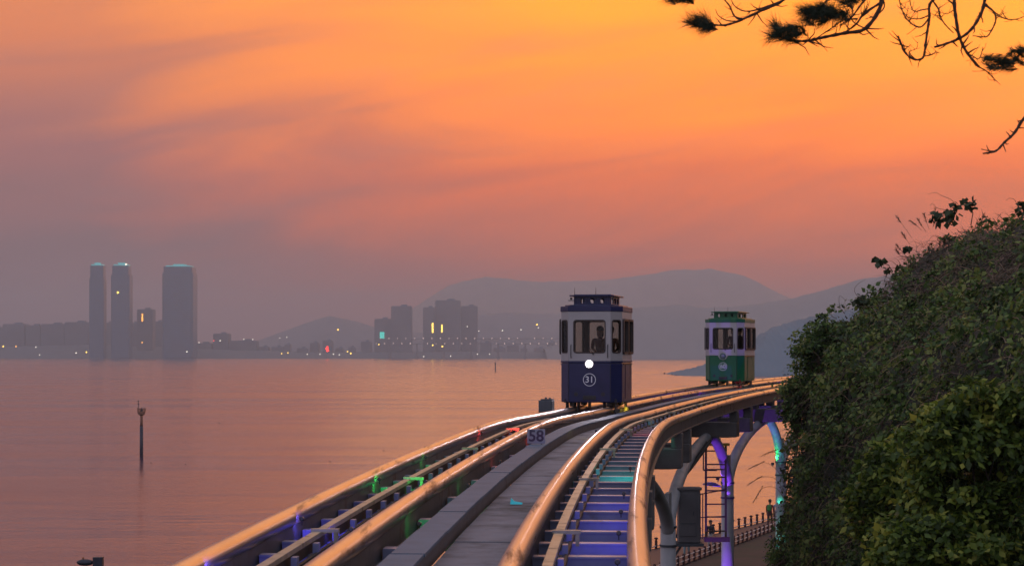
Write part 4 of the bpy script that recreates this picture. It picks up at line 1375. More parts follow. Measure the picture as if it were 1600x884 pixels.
def person(loc, rz, h, shirt, trousers, label, pose='walk', long_hair=False, lean=0.0, parent_seat=None):
    root = empty('person', loc, rz)
    tag(root, label, 'person')
    H = h
    # joints: (x, y, z, radius, material index) ; figure faces local +y ; 0 skin 1 shirt 2 trousers 3 shoes
    J, E_ = [], []
    def j(x, y, z, r, m, p=None):
        J.append((x, y, z, r, m))
        if p is not None:
            E_.append((p, len(J) - 1))
        return len(J) - 1
    sit = pose == 'sit'
    zp = 0.52 * H if not sit else 0.10 * H
    pel = j(0, 0, zp, 0.075 * H, 2)
    wa = j(0, 0.005 + lean * 0.3, zp + 0.09 * H, 0.066 * H, 1, pel)
    chst = j(0, 0.01 + lean * 0.7, zp + 0.21 * H, 0.078 * H, 1, wa)
    nk = j(0, lean, zp + 0.295 * H, 0.036 * H, 1, chst)
    n2 = j(0, 0.005 + lean, zp + 0.335 * H, 0.030 * H, 0, nk)
    hd = j(0, 0.018 + lean * 1.1, zp + 0.385 * H, 0.050 * H, 0, n2)
    h2 = j(0, 0.012 + lean * 1.1, zp + 0.435 * H, 0.052 * H, 0, hd)
    j(0, 0.008 + lean * 1.1, zp + 0.470 * H, 0.030 * H, 0, h2)
    j(0, 0.085 + lean * 1.1, zp + 0.405 * H, 0.010 * H, 0, hd)      # nose
    for sx in (-1, 1):
        j(sx * 0.060 * H, 0.01 + lean * 1.1, zp + 0.41 * H, 0.010 * H, 0, hd)  # ear
        sh = j(sx * 0.105 * H, lean * 0.9, zp + 0.275 * H, 0.040 * H, 1, chst)
        ph = sx if pose == 'walk' else 0
        if sit:
            elb = j(sx * 0.125 * H, 0.04, zp + 0.13 * H, 0.028 * H, 1, sh)
            wr = j(sx * 0.07 * H, 0.17, zp + 0.09 * H, 0.020 * H, 0, elb)
            hn = j(sx * 0.045 * H, 0.22, zp + 0.085 * H, 0.020 * H, 0, wr)
            kn = j(sx * 0.06 * H, 0.25 * H, zp + 0.01 * H, 0.046 * H, 2, pel)
            an = j(sx * 0.06 * H, 0.26 * H, zp - 0.24 * H, 0.030 * H, 2, kn)
            j(sx * 0.06 * H, 0.33 * H, zp - 0.265 * H, 0.026 * H, 3, an)
        else:
            elb = j(sx * 0.135 * H, 0.02 - 0.05 * ph + lean * 0.5, zp + 0.12 * H, 0.029 * H, 1, sh)
            wr = j(sx * 0.135 * H, 0.07 - 0.10 * ph + lean * 0.5, zp - 0.01 * H, 0.021 * H, 0, elb)
            hn = j(sx * 0.130 * H, 0.09 - 0.11 * ph + lean * 0.5, zp - 0.055 * H, 0.020 * H, 0, wr)
            for f_, fx in enumerate((-0.012, -0.004, 0.004, 0.012)):
                j(sx * 0.130 * H, 0.095 - 0.11 * ph + lean * 0.5 + fx * H, zp - (0.10 - 0.004 * abs(f_ - 1)) * H, 0.006 * H, 0, hn)
            j(sx * 0.118 * H, 0.115 - 0.11 * ph + lean * 0.5, zp - 0.07 * H, 0.006 * H, 0, wr)
            hip = j(sx * 0.052 * H, 0.0, zp - 0.04 * H, 0.060 * H, 2, pel)
            kn = j(sx * 0.055 * H, 0.03 + 0.07 * ph, zp - 0.25 * H, 0.040 * H, 2, hip)
            an = j(sx * 0.055 * H, -0.01 + 0.13 * ph - (0.04 if ph < 0 else 0), 0.045 * H + (0.02 if ph < 0 else 0), 0.028 * H, 2, kn)
            j(sx * 0.058 * H, 0.11 + 0.13 * ph - (0.04 if ph < 0 else 0), 0.016 * H, 0.022 * H, 3, an)
    me = bpy.data.meshes.new('tmp')
    me.from_pydata([q[:3] for q in J], E_, [])
    tmp = bpy.data.objects.new('tmp', me)
    COL.objects.link(tmp)
    tmp.modifiers.new('skin', 'SKIN')
    ss = tmp.modifiers.new('sub', 'SUBSURF'); ss.levels = 1; ss.render_levels = 1
    sv = me.skin_vertices[0].data
    for i, q in enumerate(J):
        sv[i].radius = (q[3], q[3] * (0.78 if q[4] in (1, 2) and abs(q[0]) < 0.01 else 1.0))
        sv[i].use_root = (i == 0)
    dg = bpy.context.evaluated_depsgraph_get()
    bm_me = bpy.data.meshes.new_from_object(tmp.evaluated_get(dg))
    bpy.data.objects.remove(tmp)
    bm_me.materials.clear()
    for m_ in (m_skin, shirt, trousers, m_shoe):
        bm_me.materials.append(m_)
    JP = np.array([q[:3] for q in J]); JM = [q[4] for q in J]; JR = np.array([q[3] for q in J])
    for pl in bm_me.polygons:
        c = np.array(pl.center)
        pl.material_index = JM[int(np.argmin(np.linalg.norm(JP - c, axis=1) - JR * 0.6))]
        pl.use_smooth = True
    link('body', bm_me, None, root)
    hb = MB()
    hz = zp + 0.442 * H
    hb.sphere((0, -0.005 + lean * 1.1, hz), 1.0, 12, 8, (0.063 * H, 0.068 * H, 0.058 * H))
    if long_hair:
        hb.sphere((0, -0.04 + lean * 1.1, hz - 0.07 * H), 1.0, 10, 6, (0.058 * H, 0.035 * H, 0.09 * H))
    hb.build('hair', m_hair, root, smooth=True)
    return root

# capsule passengers
for (s, xx, yy, rot, shirt, long_, lb) in ((39.25, 0.02, 0.45, 180, cloth('maroon', (0.09, 0.03, 0.03)), True, 'passenger in maroon seated centre in the blue capsule'),
                                      (39.25, 0.42, -0.30, 0, cloth('brown', (0.10, 0.05, 0.035)), False, 'passenger in brown seated at the right in the blue capsule'),
                                      (62.3, 0.02, 0.45, 180, cloth('wine', (0.08, 0.02, 0.035)), True, 'passenger in wine red seated centre in the green capsule'),
                                      (62.3, 0.45, -0.30, 0, cloth('black', (0.02, 0.02, 0.025)), False, 'passenger in black seated at the right in the green capsule')):
    hd = heading(s)
    c = T(s, OFF_L, TUBE)
    person((c.x + xx * math.cos(hd) + yy * math.sin(hd), c.y - xx * math.sin(hd) + yy * math.cos(hd), c.z + 1.20), -hd + R(rot), 1.72, shirt, cloth('grey', (0.05, 0.05, 0.055)), lb, 'sit', long_)

# walkers on the boardwalk below
dw = 117.5
p = PX(1203, 822, dw)
pr = person((p.x, dw, GZ + 0.004), R(-22), 1.72, cloth('red', (0.16, 0.03, 0.035)), cloth('dark_maroon', (0.06, 0.025, 0.03)), 'walker in a red shirt with a green backpack seen from behind')
m_pack = material('backpack_green', (0.03, 0.16, 0.03), 0.7, var=0.2)
mb = MB(); mb.sphere((0, -0.17, 1.20), 1.0, 12, 8, (0.15, 0.10, 0.24)); mb.box((0, -0.26, 1.10), (0.18, 0.06, 0.16))
bp_ = mb.build('backpack', m_pack, smooth=True); bp_.location = pr.location; bp_.rotation_euler = pr.rotation_euler
tag(bp_, 'green backpack on the back of the walker in red', 'backpack')
mb = MB(); mb.bar((-0.10, -0.10, 1.40), (-0.10, 0.10, 1.38), 0.04, 0.015); mb.bar((0.10, -0.10, 1.40), (0.10, 0.10, 1.38), 0.04, 0.015); mb.build('strap', m_pack, bp_)
p = PX(1214.5, 824, 119)
person((p.x, 119, GZ + 0.004), R(-22), 1.62, cloth('pale_blue', (0.30, 0.36, 0.45)), cloth('grey', (0.05, 0.05, 0.055)), 'walker in a pale blue top beside the one in red')
p = PX(1111, 858, 103.8)
person((p.x, 103.8, GZ + 0.004), R(150), 1.66, cloth('navy', (0.02, 0.022, 0.03)), cloth('pale_grey', (0.30, 0.28, 0.28)), 'walker in a dark jacket and pale trousers behind the ladder', lean=0.06)
p = PX(1073, 874, 100.5)
person((p.x, 100.5, GZ + 0.004), R(160), 1.68, cloth('rose', (0.20, 0.07, 0.08)), cloth('teal_grey', (0.16, 0.24, 0.26)), 'walker in teal-grey trousers seen below the cabinet')

# ================================================================== vine-covered bank on the right
PROF = [(9.6, 9.0 - 8.0), (9.0, 14.0), (8.55, 16.5), (8.45, 18.3), (8.5, 20.0), (8.6, 21.5), (8.75, 22.7), (8.85, 23.8), (9.1, 24.65), (9.55, 25.2), (10.1, 25.6), (10.8, 25.9), (11.4, 26.5), (12.0, 27.25), (12.7, 27.85), (13.6, 28.2), (14.7, 28.25), (16.1, 28.2), (19.0, 28.6), (26.0, 29.4), (40.0, 31.0)]
PA = np.array(PROF)
PT = np.concatenate([[0], np.cumsum(np.hypot(np.diff(PA[:, 0]), np.diff(PA[:, 1])))])
def bank_pt(t, y):
    """t: metres along the profile; y: depth"""
    x = np.interp(t, PT, PA[:, 0]); z = np.interp(t, PT, PA[:, 1])
    sh = np.where(y > 60, (y - 60) * 0.30 + np.maximum(0, y - 60) ** 2 * 0.004, 0.0)
    sh = sh + np.where(y < 44, (44 - y) * 0.02, 0.0)
    up = np.clip((t - 8) / 8, 0, 1)
    x = x + sh + 0.42 + 0.28 * vnoise(y * 0.55, z * 0.6, 1.0) * (0.4 + 0.6 * up)
    z = z + up * (0.42 * vnoise(y * 0.7, x * 0.8, 4.0)) - np.clip((y - 62) / 30, 0, 1) * up * 1.2
    return np.stack([x, y + 0 * x, z], axis=-1)
ty = np.arange(8, 112, 0.8)
tt = np.concatenate([np.arange(0, PT[17], 0.5), [PT[17], PT[18], PT[19], PT[20]]])
YY, TT = np.meshgrid(ty, tt, indexing='ij')
V = bank_pt(TT.ravel(), YY.ravel())
ni, nj = len(ty), len(tt)
I, Jx = np.meshgrid(np.arange(ni - 1), np.arange(nj - 1), indexing='ij')
Fq = np.stack([I * nj + Jx, (I + 1) * nj + Jx, (I + 1) * nj + Jx + 1, I * nj + Jx + 1], axis=-1).reshape(-1)
m_bank = material('bank_soil', (0.016, 0.016, 0.010), 0.95, var=0.4, scale=1.2, second=(0.012, 0.018, 0.008), mask=(0.4, 0.6), bump=0.5, bscale=6)
tag(np_mesh('bank', V, Fq, 4, m_bank), kind='structure')

def leaf_cloud(name, pos, nrm, size, mat, parent=None, world=False, droop=0.35, aspect=0.75, tilt=1.5):
    """one folded leaf (two triangles and a half-fold) at every position"""
    n = len(pos)
    d = nrm + RNG.normal(0, tilt, (n, 3)) * 0.5
    d /= np.linalg.norm(d, axis=1, keepdims=True) + 1e-9
    a = RNG.normal(0, 1, (n, 3)); a[:, 2] -= droop * 2
    ax = a - d * np.sum(a * d, axis=1, keepdims=True)
    ax /= np.linalg.norm(ax, axis=1, keepdims=True) + 1e-9
    sd_ = np.cross(d, ax)
    L = size[:, None]
    W = L * aspect * 0.5
    b0 = pos
    tip = pos + ax * L - d * L * 0.12
    m1 = pos + ax * L * 0.40 + sd_ * W - d * L * 0.10
    m2 = pos + ax * L * 0.40 - sd_ * W - d * L * 0.10
    v = np.stack([b0, m1, tip, m2], axis=1).reshape(-1, 3)
    k = np.arange(n)[:, None] * 4
    f = np.concatenate([k + 0, k + 1, k + 2, k + 0, k + 2, k + 3], axis=1).reshape(-1)
    return np_mesh(name, v, f, 3, mat, parent, world)

def strands(name, base, dirv, length, width, mat, parent=None, world=False, sag=0.5, seg=3):
    """curved tapering blades"""
    n = len(base)
    d = dirv / (np.linalg.norm(dirv, axis=1, keepdims=True) + 1e-9)
    r = RNG.normal(0, 1, (n, 3)); sd_ = np.cross(d, r); sd_ /= np.linalg.norm(sd_, axis=1, keepdims=True) + 1e-9
    vs = []
    for i in range(seg + 1):
        t = i / seg
        c = base + d * (length * t)[:, None]
        c[:, 2] -= sag * length * t * t
        w = (width * (1 - t * 0.9))[:, None]
        vs.append(c - sd_ * w); vs.append(c + sd_ * w)
    v = np.stack(vs, axis=1).reshape(-1, 3)
    m_ = 2 * (seg + 1)
    k = np.arange(n)[:, None] * m_
    f = np.concatenate([np.concatenate([k + 2 * i, k + 2 * i + 1, k + 2 * i + 3, k + 2 * i + 2], axis=1) for i in range(seg)], axis=1).reshape(-1)
    return np_mesh(name, v, f, 4, mat, parent, world)

m_leaf = leafmat('vine_leaf', [(0.0, (0.022, 0.04, 0.014)), (0.35, (0.05, 0.10, 0.026)), (0.7, (0.095, 0.17, 0.036)), (1.0, (0.19, 0.225, 0.055))])
m_leaf2 = leafmat('shrub_leaf', [(0.0, (0.035, 0.065, 0.012)), (0.4, (0.08, 0.135, 0.02)), (0.75, (0.17, 0.23, 0.03)), (1.0, (0.30, 0.31, 0.05))], trans=0.4)
m_dry = leafmat('dry_stem', [(0.0, (0.04, 0.028, 0.024)), (0.5, (0.13, 0.085, 0.07)), (1.0, (0.30, 0.21, 0.14))], trans=0.15, rough=0.8)

def normals_of(t, y):
    e = 0.25
    a = bank_pt(t + e, y) - bank_pt(t - e, y)
    b = bank_pt(t, y + e) - bank_pt(t, y - e)
    n = np.cross(b, a)
    n /= np.linalg.norm(n, axis=1, keepdims=True) + 1e-9
    flip = (n[:, 0] * -1 + n[:, 2]) < 0
    n[flip] *= -1
    return n

# clumps of leaves: lit shells with dark gaps between them
TMAX = PT[17]
def clump_leaves(nc, per, tr, yr, rad, lsize, keep=None):
    t = RNG.uniform(tr[0], tr[1], nc); y = RNG.uniform(yr[0], yr[1], nc)
    hole = vnoise(t * 1.9, y * 1.5, 12.0) + 0.6 * vnoise(t * 0.6, y * 0.5, 3.0) < -0.34
    t, y = t[~hole], y[~hole]; nc = len(t)
    if keep is not None:
        k = keep(t, y); t, y = t[k], y[k]; nc = len(t)
    c = bank_pt(t, y); n = normals_of(t, y)
    r = RNG.uniform(rad[0], rad[1], nc)
    c = c + n * (RNG.uniform(-0.40, 0.50, nc) + 0.30 * vnoise(t * 2.6, y * 2.2, 5.0))[:, None]
    idx = np.repeat(np.arange(nc), per)
    v = RNG.normal(0, 1, (len(idx), 3)); v /= np.linalg.norm(v, axis=1, keepdims=True)
    bad = np.sum(v * n[idx], axis=1) < -0.2
    v[bad] *= -1
    rr = r[idx] * RNG.uniform(0.55, 1.05, len(idx))
    pos = c[idx] + v * rr[:, None] * np.array([1, 1, 0.8])
    nn = v * 0.6 + n[idx] * 0.5 + np.array([0, 0, 0.35])
    return pos, nn, lsize[0] + (lsize[1] - lsize[0]) * RNG.beta(1.3, 2.6, len(idx))
def drymask(t, y):
    c = bank_pt(t, y)
    u = 800 + FPX * c[:, 0] / c[:, 1]
    return (c[:, 2] > 26.4) & (vnoise(c[:, 0] * 1.1, c[:, 1] * 0.6, 9.0) > -0.15)
pa, na, sa = clump_leaves(7600, 46, (7.0, TMAX), (30, 76), (0.16, 0.50), (0.05, 0.24), keep=lambda t, y: ~(drymask(t, y) & (RNG.random(len(t)) < 0.82)))
pb, nb_, sb = clump_leaves(900, 30, (5.0, 16.0), (56, 68), (0.18, 0.5), (0.09, 0.2))
tag(leaf_cloud('vine_cover', np.concatenate([pa, pb]), np.concatenate([na, nb_]), np.concatenate([sa, sb]), m_leaf), 'dense dark green vines covering the whole bank at the right', 'vines', kind='stuff')
nl = 70000
t = RNG.uniform(6.5, TMAX, nl); y = RNG.uniform(30, 76, nl)
c = bank_pt(t, y); n = normals_of(t, y)
tag(leaf_cloud('ground_ivy', c + n * RNG.uniform(0.0, 0.16, nl)[:, None], n + np.array([0, 0, 0.3]), 0.05 + 0.13 * RNG.beta(1.3, 2.5, nl), leafmat('ivy_leaf', [(0.0, (0.015, 0.026, 0.010)), (0.5, (0.03, 0.05, 0.018)), (1.0, (0.075, 0.075, 0.03))])), 'low dark ivy hugging the soil between the vines', 'ivy', kind='stuff')
# dead stems tangled over the upper slope
nd = 44000
t = RNG.uniform(9.0, TMAX, nd); y = RNG.uniform(33, 70, nd)
k = drymask(t, y) | (RNG.random(nd) < 0.24)
t, y = t[k], y[k]
c = bank_pt(t, y); n = normals_of(t, y)
dirs = n * 0.7 + RNG.normal(0, 0.7, c.shape) + np.array([-0.3, -0.2, -0.1])
tag(strands('dead_stems', c + n * RNG.uniform(0.05, 0.45, len(c))[:, None], dirs, RNG.uniform(0.3, 0.95, len(c)), RNG.uniform(0.004, 0.011, len(c)), m_dry, sag=0.6), 'tangled brown dead stems over the top of the bank', 'dry stems', kind='stuff')
# grass tufts hanging at the foot of the bank
ng = 9000
t = RNG.uniform(5.5, 11.0, ng); y = RNG.uniform(54, 66, ng)
c = bank_pt(t, y); n = normals_of(t, y)
m_grass = leafmat('bank_grass', [(0.0, (0.02, 0.05, 0.015)), (0.6, (0.05, 0.10, 0.03)), (1.0, (0.12, 0.13, 0.05))], trans=0.3)
tag(strands('hanging_grass', c + n * 0.1, n * 0.6 + RNG.normal(0, 0.35, c.shape) + np.array([0, 0, 0.5]), RNG.uniform(0.4, 1.0, ng), RNG.uniform(0.006, 0.014, ng), m_grass, sag=0.9), 'long grass hanging down the foot of the bank', 'grass', kind='stuff')

# shrubs in front of the bank: stems and leafy clumps
m_bark = material('shrub_bark', (0.06, 0.045, 0.03), 0.9, var=0.3, scale=8)
def shrub(center, rx, ry, rz, nclump, per, label, lsize=(0.07, 0.22), mat=None, crad=(0.22, 0.45)):
    zb = center[2] - rz * 0.95
    root = empty('leafy_shrub', (center[0], center[1], zb))
    tag(root, label, 'shrub', 'leafy shrubs before the bank')
    v = RNG.normal(0, 1, (nclump, 3)); v /= np.linalg.norm(v, axis=1, keepdims=True)
    cc = np.array(center) + v * np.array([rx, ry, rz]) * (RNG.uniform(0.35, 1.0, nclump) ** 0.6)[:, None]
    r = RNG.uniform(crad[0], crad[1], nclump)
    idx = np.repeat(np.arange(nclump), per)
    w = RNG.normal(0, 1, (len(idx), 3)); w /= np.linalg.norm(w, axis=1, keepdims=True)
    w[:, 2] = np.where(w[:, 2] < -0.3, -w[:, 2], w[:, 2])
    pos = cc[idx] + w * (r[idx] * RNG.uniform(0.5, 1.05, len(idx)))[:, None] * np.array([1, 1, 0.65])
    leaf_cloud('foliage', pos, w * 0.5 + np.array([0, -0.1, 0.7]), RNG.uniform(lsize[0], lsize[1], len(idx)), mat or m_leaf2, root, True, aspect=0.6)
    mb = MB()
    b0 = Vector(root.location)
    for i in range(0, nclump, max(1, nclump // 40)):
        e = Vector(cc[i]); md = b0.lerp(e, 0.5) + Vector((random.uniform(-.15, .15), random.uniform(-.15, .15), 0.15))
        mb.tube([b0 - Vector((0, 0, 0.3)), md, e], [0.03, 0.02, 0.006], 5)
    mb.build('stems', m_bark, root, world=True)
    return root
def at(u, v, d):
    q = PX(u, v, d); return (q.x, q.y, q.z)
shrub(at(1545, 730, 34), 1.55, 0.9, 1.55, 280, 95, 'large bright green shrub at the right picture edge')
shrub(at(1400, 785, 38), 0.85, 0.8, 1.15, 130, 90, 'smaller bright green shrub left of the large one')
shrub(at(1470, 865, 33), 1.4, 0.8, 0.6, 110, 80, 'low green shrub at the bottom picture edge')
shrub(at(1290, 560, 58), 0.95, 1.0, 1.3, 120, 60, 'rounded vine bush hanging over the right rail', (0.09, 0.19), m_leaf)
shrub(at(1245, 625, 60), 0.45, 0.7, 1.0, 50, 55, 'narrow vine bush touching the right rail', (0.09, 0.18), m_leaf)
shrub(at(1225, 868, 62), 0.55, 0.7, 0.6, 50, 50, 'small green bush at the foot of the bank', (0.06, 0.13), m_leaf)

# broad-leaved shoots sticking up on the skyline
m_shoot = leafmat('shoot_leaf', [(0.0, (0.015, 0.03, 0.01)), (1.0, (0.04, 0.06, 0.02))], trans=0.25)
def shoot(u0, v0, u1, v1, d, n, r, label):
    a_, b_ = PX(u0, v0, d), PX(u1, v1, d)
    root = empty('vine_shoot', a_)
    tag(root, label, 'vine shoot', 'vine shoots on the skyline of the bank')
    md = a_.lerp(b_, 0.5) + Vector((0.06, 0.0, 0.05))
    mb = MB(); mb.tube([a_, md, b_], [0.015, 0.012, 0.008], 5); mb.build('stem', m_bark, root, world=True)
    c = np.array(b_)
    v = RNG.normal(0, 1, (n, 3)); v /= np.linalg.norm(v, axis=1, keepdims=True)
    pos = c + v * r * RNG.uniform(0.1, 0.8, n)[:, None]
    leaf_cloud('leaves', pos, v * 0.5 + np.array([0, -0.6, 0.4]), RNG.uniform(0.12, 0.20, n), m_shoot, root, True, aspect=0.95)
shoot(1517, 352, 1516, 320, 48, 34, 0.26, 'single broad-leaved shoot on a bare stem on the skyline')
shoot(1480, 345, 1484, 336, 48, 46, 0.34, 'widest leafy shoot on the skyline')
shoot(1462, 358, 1463, 342, 48.5, 30, 0.26, 'drooping leafy shoot left of the widest one')
shoot(1490, 340, 1494, 322, 48, 10, 0.12, 'small leaf tuft above the widest shoot')
shoot(1395, 425, 1375, 409, 52, 24, 0.18, 'lone leaf tuft standing out left above the slope')
shoot(1420, 395, 1418, 388, 52, 16, 0.16, 'small leaf tuft halfway up the skyline')
shoot(1352, 482, 1345, 468, 55, 34, 0.28, 'leaf tuft low on the skyline above the vine bush')
shoot(1384, 432, 1386, 421, 53, 14, 0.13, 'tiny leaf tuft under the lone one')
shoot(1596, 345, 1598, 322, 45, 24, 0.22, 'leaf tuft at the right picture edge on the skyline')

# foxtail stalks and bare tendrils on the skyline
def stalk(pts, d, plume, label, name='grass_stalk', r=0.006):
    P3 = [PX(u, v, d) for u, v in pts]
    root = empty(name, P3[0])
    tag(root, label, 'grass stalk' if name == 'grass_stalk' else 'tendril', 'dry stalks on the skyline' if name == 'grass_stalk' else 'bare tendrils on the skyline')
    # smooth the polyline
    Q = []
    for i in range(len(P3) - 1):
        p0 = P3[max(0, i - 1)]; p1 = P3[i]; p2 = P3[i + 1]; p3 = P3[min(len(P3) - 1, i + 2)]
        for s_ in range(4):
            t_ = s_ / 4
            Q.append(0.5 * ((2 * p1) + (p2 - p0) * t_ + (2 * p0 - 5 * p1 + 4 * p2 - p3) * t_**2 + (3 * p1 - p0 - 3 * p2 + p3) * t_**3))
    Q.append(P3[-1])
    mb = MB(); mb.tube(Q, [r * (1 - 0.6 * i / len(Q)) for i in range(len(Q))], 5); mb.build('stem', m_dry, root, world=True)
    if plume:
        e = np.array(Q[-1]); dr = np.array((Q[-1] - Q[max(0, len(Q) - 4)]).normalized())
        n_ = 70
        tt_ = RNG.uniform(-1, 0.1, n_)
        base = e + dr * (tt_ * plume)[:, None]
        strands('plume', base, dr + RNG.normal(0, 0.35, (n_, 3)), RNG.uniform(0.05, 0.13, n_), np.full(n_, 0.006), m_dry, root, True, sag=0.2)
for i, (pts, pl) in enumerate(sorted([([(1425, 372), (1414, 356), (1402, 340)], 0.18), ([(1440, 360), (1432, 352), (1424, 346)], 0.2), ([(1447, 362), (1440, 352), (1435, 344)], 0.2), ([(1452, 358), (1448, 348), (1444, 336)], 0.22),
                               ([(1422, 382), (1416, 374), (1410, 364)], 0.2), ([(1465, 352), (1462, 340), (1461, 328)], 0.2), ([(1412, 396), (1407, 390), (1402, 384)], 0.15), ([(1410, 402), (1405, 397), (1401, 391)], 0.15), ([(1535, 350), (1535, 343), (1537, 336)], 0.15)], key=lambda q: q[0][-1][0] + 0.01 * q[0][-1][1])):
    stalk(pts, 50, pl, ORD[i] + ' thin dry foxtail stalk from the left on the skyline')
for pts, lb in (([(1496, 322), (1486, 312), (1472, 306), (1462, 301), (1450, 304)], 'bare tendril arching left from the small leaf tuft'), ([(1478, 328), (1464, 325), (1457, 318), (1453, 322)], 'short bare tendril under the arching one'),
                ([(1590, 322), (1585, 312), (1577, 310), (1572, 314)], 'bare tendril curling at the right picture edge'), ([(1395, 470), (1370, 478), (1345, 478), (1325, 468)], 'bare tendril low over the vine bush'),
                ([(1345, 468), (1335, 455), (1340, 444), (1352, 437)], 'bare tendril curling up left of the slope'), ([(1320, 490), (1312, 478), (1312, 462), (1322, 470)], 'bare tendril above the vine bush')):
    stalk(pts, 52, 0, lb, 'tendril', 0.008)
# pampas plumes leaning out over the orange water
for pts, lb in (([(1228, 760), (1215, 735), (1195, 722), (1172, 731)], 'topmost pampas plume leaning out left of the vines'), ([(1230, 775), (1212, 748), (1190, 745), (1171, 755)], 'middle pampas plume leaning out left of the vines'),
                ([(1232, 790), (1214, 763), (1192, 762), (1179, 780)], 'lowest pampas plume leaning out left of the vines'), ([(1230, 730), (1218, 710), (1205, 706), (1193, 710)], 'small pampas plume beside the green lamp')):
    stalk(pts, 58, 0.5, lb, 'grass_stalk', 0.009)

# ================================================================== pine reaching in from the upper right
m_pbark = material('pine_bark', (0.05, 0.028, 0.02), 0.9, var=0.35, scale=20, bump=0.4, bscale=40)
m_need = leafmat('pine_needle', [(0.0, (0.012, 0.022, 0.012)), (1.0, (0.03, 0.045, 0.02))], trans=0.1)
DP = 15.0
trunk_base = Vector((7.6, 17.0, 27.0))
pine = empty('pine_tree', trunk_base)
tag(pine, 'pine branches with dark needle tufts hanging into the upper right', 'tree')
mb = MB(); mb.tube([trunk_base - Vector((0, 0, 1.2)), trunk_base + Vector((-0.1, -0.3, 1.0)), trunk_base + Vector((-0.5, -0.9, 2.6)), trunk_base + Vector((-0.9, -1.5, 4.4)), trunk_base + Vector((-1.2, -1.8, 6.5))], [0.24, 0.19, 0.15, 0.11, 0.05], 12)
mb.build('trunk', m_pbark, pine, world=True, smooth=True)
def branch(pts, r0, r1, twigs=0, tl=0.10, d0=DP, d1=None, name='branch', root_end=None):
    d1 = d0 if d1 is None else d1
    P3 = [PX(u, v, d0 + (d1 - d0) * i / max(1, len(pts) - 1)) for i, (u, v) in enumerate(pts)]
    if root_end is not None:
        P3 = [Vector(root_end)] + P3
    Q = []
    for i in range(len(P3) - 1):
        p0 = P3[max(0, i - 1)]; p1 = P3[i]; p2 = P3[i + 1]; p3 = P3[min(len(P3) - 1, i + 2)]
        for s_ in range(5):
            t_ = s_ / 5
            Q.append(0.5 * ((2 * p1) + (p2 - p0) * t_ + (2 * p0 - 5 * p1 + 4 * p2 - p3) * t_**2 + (3 * p1 - p0 - 3 * p2 + p3) * t_**3))
    Q.append(P3[-1])
    rad = [r0 + (r1 - r0) * i / (len(Q) - 1) for i in range(len(Q))]
    rad = [q * (1 + 0.16 * math.sin(i * 2.3)) for i, q in enumerate(rad)]
    mb = MB(); mb.tube(Q, rad, 7)
    for i in range(twigs):
        k_ = random.randint(max(1, len(Q) // 4), len(Q) - 2)
        dv = Vector((random.uniform(-1, 1), random.uniform(-0.7, 0.7), random.uniform(-0.9, 1.1))).normalized()
        e1 = Q[k_] + dv * tl * random.uniform(0.35, 1.0)
        e2 = e1 + (dv + Vector((random.uniform(-.6, .6), random.uniform(-.4, .4), random.uniform(-.2, .8)))).normalized() * tl * random.uniform(0.3, 0.8)
        mb.tube([Q[k_], e1, e2], [r1 * 0.8 + 0.001, r1 * 0.55, 0.0018], 5)
    mb.build(name, m_pbark, pine, world=True, smooth=True)
    return Q
def tuft(u, v, wpx, hpx, n, d=DP, nb=7, long=0.15):
    """needle tuft: several shoots, each a bottle-brush of needles pointing forward and out"""
    k_ = d / FPX
    base_all, dir_all, len_all = [], [], []
    for _ in range(nb):
        c = np.array(PX(u + random.uniform(-0.58, 0.58) * wpx, v + random.uniform(-0.45, 0.45) * hpx, d + random.uniform(-0.12, 0.12)))
        ax = np.array([-0.75 + random.uniform(-0.5, 0.6), random.uniform(-0.5, 0.5), random.uniform(-0.45, 0.75)]); ax /= np.linalg.norm(ax)
        m_ = int(n * 1.7) // nb
        tq = RNG.uniform(-0.07, 0.02, m_)
        base_all.append(c + ax * tq[:, None])
        w = RNG.normal(0, 1, (m_, 3)); w /= np.linalg.norm(w, axis=1, keepdims=True)
        dir_all.append(ax * 0.95 + w * 0.7); len_all.append(RNG.uniform(0.45, 1.0, m_) * long)
    L = np.concatenate(len_all)
    tag(strands('needle_tuft', np.concatenate(base_all), np.concatenate(dir_all), L, np.full(len(L), 0.0018), m_need, pine, True, sag=0.03, seg=2), kind='stuff')
B0 = trunk_base + Vector((-0.75, -1.25, 3.6)); B1 = trunk_base + Vector((-0.95, -1.55, 4.7)); B2 = trunk_base + Vector((-0.4, -0.7, 2.2))
# limbs above the frame that carry the hanging branches
branch([(1700, -260), (1560, -200), (1400, -140), (1290, -70), (1240, -20)], 0.055, 0.014, 4, root_end=B1)
branch([(1750, -170), (1640, -120), (1530, -60), (1500, -20)], 0.05, 0.014, 3, root_end=B0)
branch([(1820, -50), (1720, 20), (1660, 60)], 0.03, 0.016, 2, root_end=B2)
# the left spray
branch([(1240, -20), (1222, 2), (1190, 17), (1150, 35), (1128, 40), (1108, 38)], 0.014, 0.007, 10, 0.10)
branch([(1222, 2), (1185, 15), (1165, 18), (1150, 12), (1142, 0)], 0.008, 0.003, 6, 0.06)
branch([(1160, 30), (1148, 26), (1140, 10), (1132, 0), (1128, -8)], 0.009, 0.004, 6, 0.06)
branch([(1150, 34), (1134, 32), (1122, 24), (1118, 15)], 0.006, 0.002, 3, 0.05)
branch([(1128, -8), (1095, -12), (1072, -4), (1060, 2)], 0.009, 0.005, 3, 0.06)
tuft(1096, 37, 26, 18, 620, nb=8); tuft(1068, -6, 22, 8, 260, nb=4); tuft(1052, -4, 14, 8, 160, nb=3); tuft(1078, -2, 10, 8, 110, nb=2)
